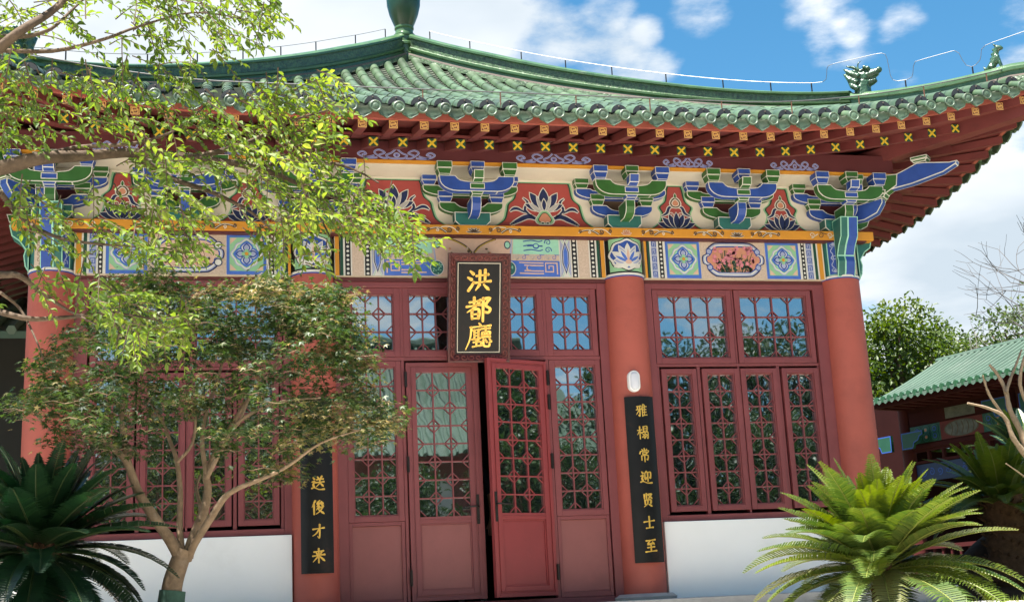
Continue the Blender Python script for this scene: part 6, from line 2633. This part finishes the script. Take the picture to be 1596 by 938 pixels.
for a, b in zip(CS[:-1], CS[1:]):
    z0, z1 = zl(1.975), zl(2.22)
    a, b = a + .14, b - .14
    w = b - a
    A.rect(a, b, z0, z1, A_DGREEN, 0)
    A.rect(a + w * .30, a + w * .70, z0, z1, paint('dark_red_painting', (0.14, 0.025, 0.025), .8, .2, 9), 1)  # dark red ground behind the cartouche
    A.ell(a + w * .5, (z0 + z1) / 2, w * .165, (z1 - z0) * .47, A_BROWN, 2, 20)
    A.ell(a + w * .5, (z0 + z1) / 2, w * .152, (z1 - z0) * .42, GINK, 3, 20)
    for k in range(5):
        x = a + w * (.40 + .05 * k)
        A.line(sp2([(x, z0 + .05), (x + .05, z0 + .16), (x + .02, z1 - .05)], 3), .02, A_BROWN, 4)
    for c in (.16, .84):
        for k in range(3):
            for s in (-1, 1):
                x, z = a + w * (c + (k - 1) * .085), (z0 + z1) / 2 + s * (z1 - z0) * .2
                for rr, mm, ly in ((.088, A_TEAL, 3), (.074, A_DGREEN, 4), (.05, A_TEAL if k == 1 else A_BLUE, 5), (.03, A_CORAL if k == 1 else A_DGREEN, 6)):
                    A.ell(x, z, rr, rr * .95, mm, ly, 12)
    A.rect(a, b, zl(2.235), zl(2.41), GDR, 0)
    A.rect(a + w * .36, a + w * .64, zl(2.25), zl(2.40), GINK, 1)
A.build('beam_painting', GA, y=off - .062)
for cs in CS:
    for s in (-1, 1):
        z0, z1 = zl(1.90), zl(2.13)
        if cs == CS[1] or cs == CS[2]:
            z0, z1 = zl(2.12), zl(2.36)
        P = [(0, z0), (0, z1), (.52, z1), (.52, z1 - .07), (.44, z1 - .10), (.40, z1 - .17), (.30, z1 - .20), (.26, z0)]
        outlined('painted_bracket', [([(cs + s * (.13 + x), z) for x, z in P], 'y', off - .30, off - .24, 1)], [A_BLUE, A_DGREEN], GA, .026)
# hanging lattice and rail
m = MB()
for a, b in zip(CS[:-1], CS[1:]):
    a, b = a + .13, b - .13
    m.box(a, b, off - .03, off + .03, zl(1.86), zl(1.90))
    m.box(a, b, off - .03, off + .03, zl(1.70), zl(1.735))
    for k in range(1, 7):
        x = a + (b - a) * k / 7
        m.box(x - .025, x + .025, off - .03, off + .03, zl(1.735), zl(1.86))
m.build('hanging_lattice', GDR, GA)
m = MB()
for a, b in zip(CS[:-1], CS[1:]):
    a, b = a + .13, b - .13
    for z in (.03, .9):
        m.box(a, b, off - .04, off + .04, z, z + .07)
    for k in range(1, 12):
        x = a + (b - a) * k / 12
        m.box(x - .02, x + .02, off - .02, off + .02, .10, .9)
m.build('railing', GDR, GA)
A = Art(.003)
for a, b in zip(CS[:-1], CS[1:]):
    A.rect(a + .13, b - .13, zl(1.45), zl(1.69), A_NAVY, 0)
    for k in range(12):
        A.scroll(a + .3 + k * .19, zl(1.57), .07, A_BLUE, 1, .022, 1 if k % 2 else -1, 1.3)
o = A.build('valance_panel', GA, y=off)
s_ = o.modifiers.new('thick', 'SOLIDIFY')
s_.thickness = .03
m = MB()
yb_ = 2 * W2 - off
m.box(CS[0] - .5, CS[0] + .7, yb_ - .06, yb_ + .06, 0, zl(1.75))
m.box(CS[1] + .2, CS[3], yb_ - .06, yb_ + .06, 0, zl(1.55))
m.box(CS[0] - .08, CS[0] + .02, off + .1, yb_ - .07, 0, zl(1.9))
m.box(CS[0] - 1.1, CS[0] - .14, off + .25, off + .35, 0, ez + .1)
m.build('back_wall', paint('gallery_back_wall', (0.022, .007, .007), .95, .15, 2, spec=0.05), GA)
m = MB()
m.box(-.3, GL, .4, 2 * W2 + .3, -.15, -.02)
m.build('base', STONE, GA)

# ------------------------------------------------------------------ corridor wing on the left, its near-black colour painting deep shade
LW = thing('corridor_wing', 'corridor wing coloured near-black for the deep shade beyond the left corner column', 'corridor', (-6.4, 3.2, -.2))
DT = paint('shade_black_timber', (0.014, 0.013, 0.012), .7, .3, 4)  # near-black colour stands in for deep shade
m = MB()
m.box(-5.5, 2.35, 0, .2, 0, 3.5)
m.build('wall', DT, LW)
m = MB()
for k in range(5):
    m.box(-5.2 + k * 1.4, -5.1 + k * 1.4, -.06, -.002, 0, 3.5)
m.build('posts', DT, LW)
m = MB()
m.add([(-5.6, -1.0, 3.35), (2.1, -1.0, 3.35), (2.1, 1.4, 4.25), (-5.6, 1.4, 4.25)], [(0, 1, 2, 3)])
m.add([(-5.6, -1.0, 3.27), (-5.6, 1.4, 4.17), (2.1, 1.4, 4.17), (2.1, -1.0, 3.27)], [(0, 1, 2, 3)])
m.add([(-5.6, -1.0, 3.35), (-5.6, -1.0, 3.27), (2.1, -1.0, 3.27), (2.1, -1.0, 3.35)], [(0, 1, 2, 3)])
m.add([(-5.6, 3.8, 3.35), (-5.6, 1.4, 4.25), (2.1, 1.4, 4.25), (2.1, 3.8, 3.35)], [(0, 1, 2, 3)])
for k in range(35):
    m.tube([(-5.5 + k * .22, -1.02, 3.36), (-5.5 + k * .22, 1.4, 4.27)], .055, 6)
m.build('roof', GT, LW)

# ------------------------------------------------------------------ across the court (seen in the panes)
OH = thing('opposite_hall', 'green roofed hall across the court mirrored in the upper left panes', 'hall', (2.0, -25.0, -1.66))
m = MB()
m.box(-5.5, 5.5, -3, 3, 0, 6.0)
m.build('wall', paint('opposite_wall', (0.16, .05, .045), .7, .15, 1.5), OH)
m = MB()
for sg in (1, -1):
    v = [(-6.6, sg * 4.3, 5.6), (6.6, sg * 4.3, 5.6), (5.4, sg * 1.8, 7.3), (4.2, 0, 9.3), (-4.2, 0, 9.3), (-5.4, sg * 1.8, 7.3)]
    m.add(v, [(0, 1, 2, 5), (5, 2, 3, 4)])
    for k in range(-24, 25):
        x = k * .26
        y1 = 0 if abs(x) < 4.2 else (abs(x) - 4.2) / 1.2 * 1.8
        m.tube([(x, sg * 4.35, 5.62), (x, sg * 1.8, 7.36)] + ([(x * .96, sg * max(.05, y1), 9.3 - y1 * 1.1)] if abs(x) < 5.2 else []), .07, 6)
for sx in (1, -1):
    m.add([(sx * 6.6, -4.3, 5.6), (sx * 6.6, 4.3, 5.6), (sx * 5.4, 1.8, 7.3), (sx * 5.4, -1.8, 7.3)], [(0, 1, 2, 3)])
    m.add([(sx * 5.4, -1.8, 7.3), (sx * 5.4, 1.8, 7.3), (sx * 4.2, 0, 9.3)], [(0, 1, 2)])
m.tube([(-4.4, 0, 9.4), (4.4, 0, 9.4)], .17, 8)
m.build('roof', GT, OH)
m = MB()
m.box(-3.0, -1.8, 3.001, 3.05, 2.6, 5.2)
m.box(.2, 1.6, 3.001, 3.05, 2.6, 5.2)
m.build('window', paint('pale_blind', (0.4320, 0.4440, 0.4440), .6, .05, 3), OH)
m = MB()
m.lathe([(.2, 0), (.5, .6), (.62, 1.0), (.5, 1.4), (.15, 1.7), (.2, 1.9), (.02, 2.3)], (2.5, 0, 9.4), 16)
m.build('finial', FINIAL, OH, auto=radians(50))
rg = random.Random(77)
for i, (x, y, h, r, lab) in enumerate((
        (9.5, -22.5, 8.6, 2.6, 'dark evergreen tree mirrored in the right bay panes, nearest the hall'),
        (14.0, -24.0, 9.6, 3.0, 'tallest dark evergreen across the court, mirrored in the right bay'),
        (19.5, -25.0, 8.8, 3.0, 'rightmost dark evergreen tree across the court'),
        (-4.5, -22.0, 7.4, 2.6, 'dark evergreen left of the mirrored hall across the court'),
        (-10.0, -24.0, 8.0, 2.8, 'leftmost evergreen across the court'),
        (5.2, -18.5, 5.6, 1.9, 'low rounded evergreen in front of the mirrored hall, mirrored in the right sidelight'),
        (1.6, -18.0, 4.9, 1.7, 'low rounded evergreen before the mirrored hall, mirrored in the doors'),
        (11.6, -19.0, 6.2, 2.0, 'broad low evergreen at the right of the court, mirrored in the casements'),
        (11.5, -8.6, 6.6, 2.2, 'near evergreen right of the court, mirrored in the open door leaf'),
        (15.5, -11.0, 8.0, 2.8, 'taller evergreen right of the court, mirrored in the open door leaf'),
        (14.0, -14.5, 6.5, 2.4, 'middle evergreen right of the court between two taller ones'),
        (24.5, -22.0, 7.6, 2.8, 'outermost evergreen at the far right of the court'))):
    if i < 2:
        EVG = leafy_tree('evergreen_tree', lab, (x, y, -1.66), h, r, 26, 17000, .17, LEAF_DARK, 40 + i, 'evergreen trees across the court', gap=.6)
        EV = (EV if i else []) + [(EVG, h, r)]
    else:
        src_, h0, r0 = EV[i % 2]
        c = copy_tree(src_)
        c.location = (x, y, -1.66)
        c.scale = (r / r0, r / r0, h / h0)
        c.rotation_euler.z = i * 1.9
        c['label'] = lab

# ------------------------------------------------------------------ low grass on the bank at right
m = MB()
rg = random.Random(55)
for _ in range(5200):
    x, y = rg.uniform(5.6, 11.0), rg.uniform(-1.5, 7.5)
    if rg.random() < .25:
        x, y = rg.uniform(2.0, 6.0), rg.uniform(-4.2, -1.6)
    z = ground_z(x, y) - .01
    a = rg.uniform(0, 6.28)
    h = rg.uniform(.05, .13)
    w = Vector((cos(a), sin(a), 0)) * .006
    b = Vector((x, y, z))
    t = b + Vector((rg.uniform(-.05, .05), rg.uniform(-.05, .05), h))
    m.add([b - w, b + w, t], [(0, 1, 2)])
tag(m.build('grass', LEAF_CYC_LIT), 'short bright grass on the bank before the gallery', 'grass', kind='stuff')
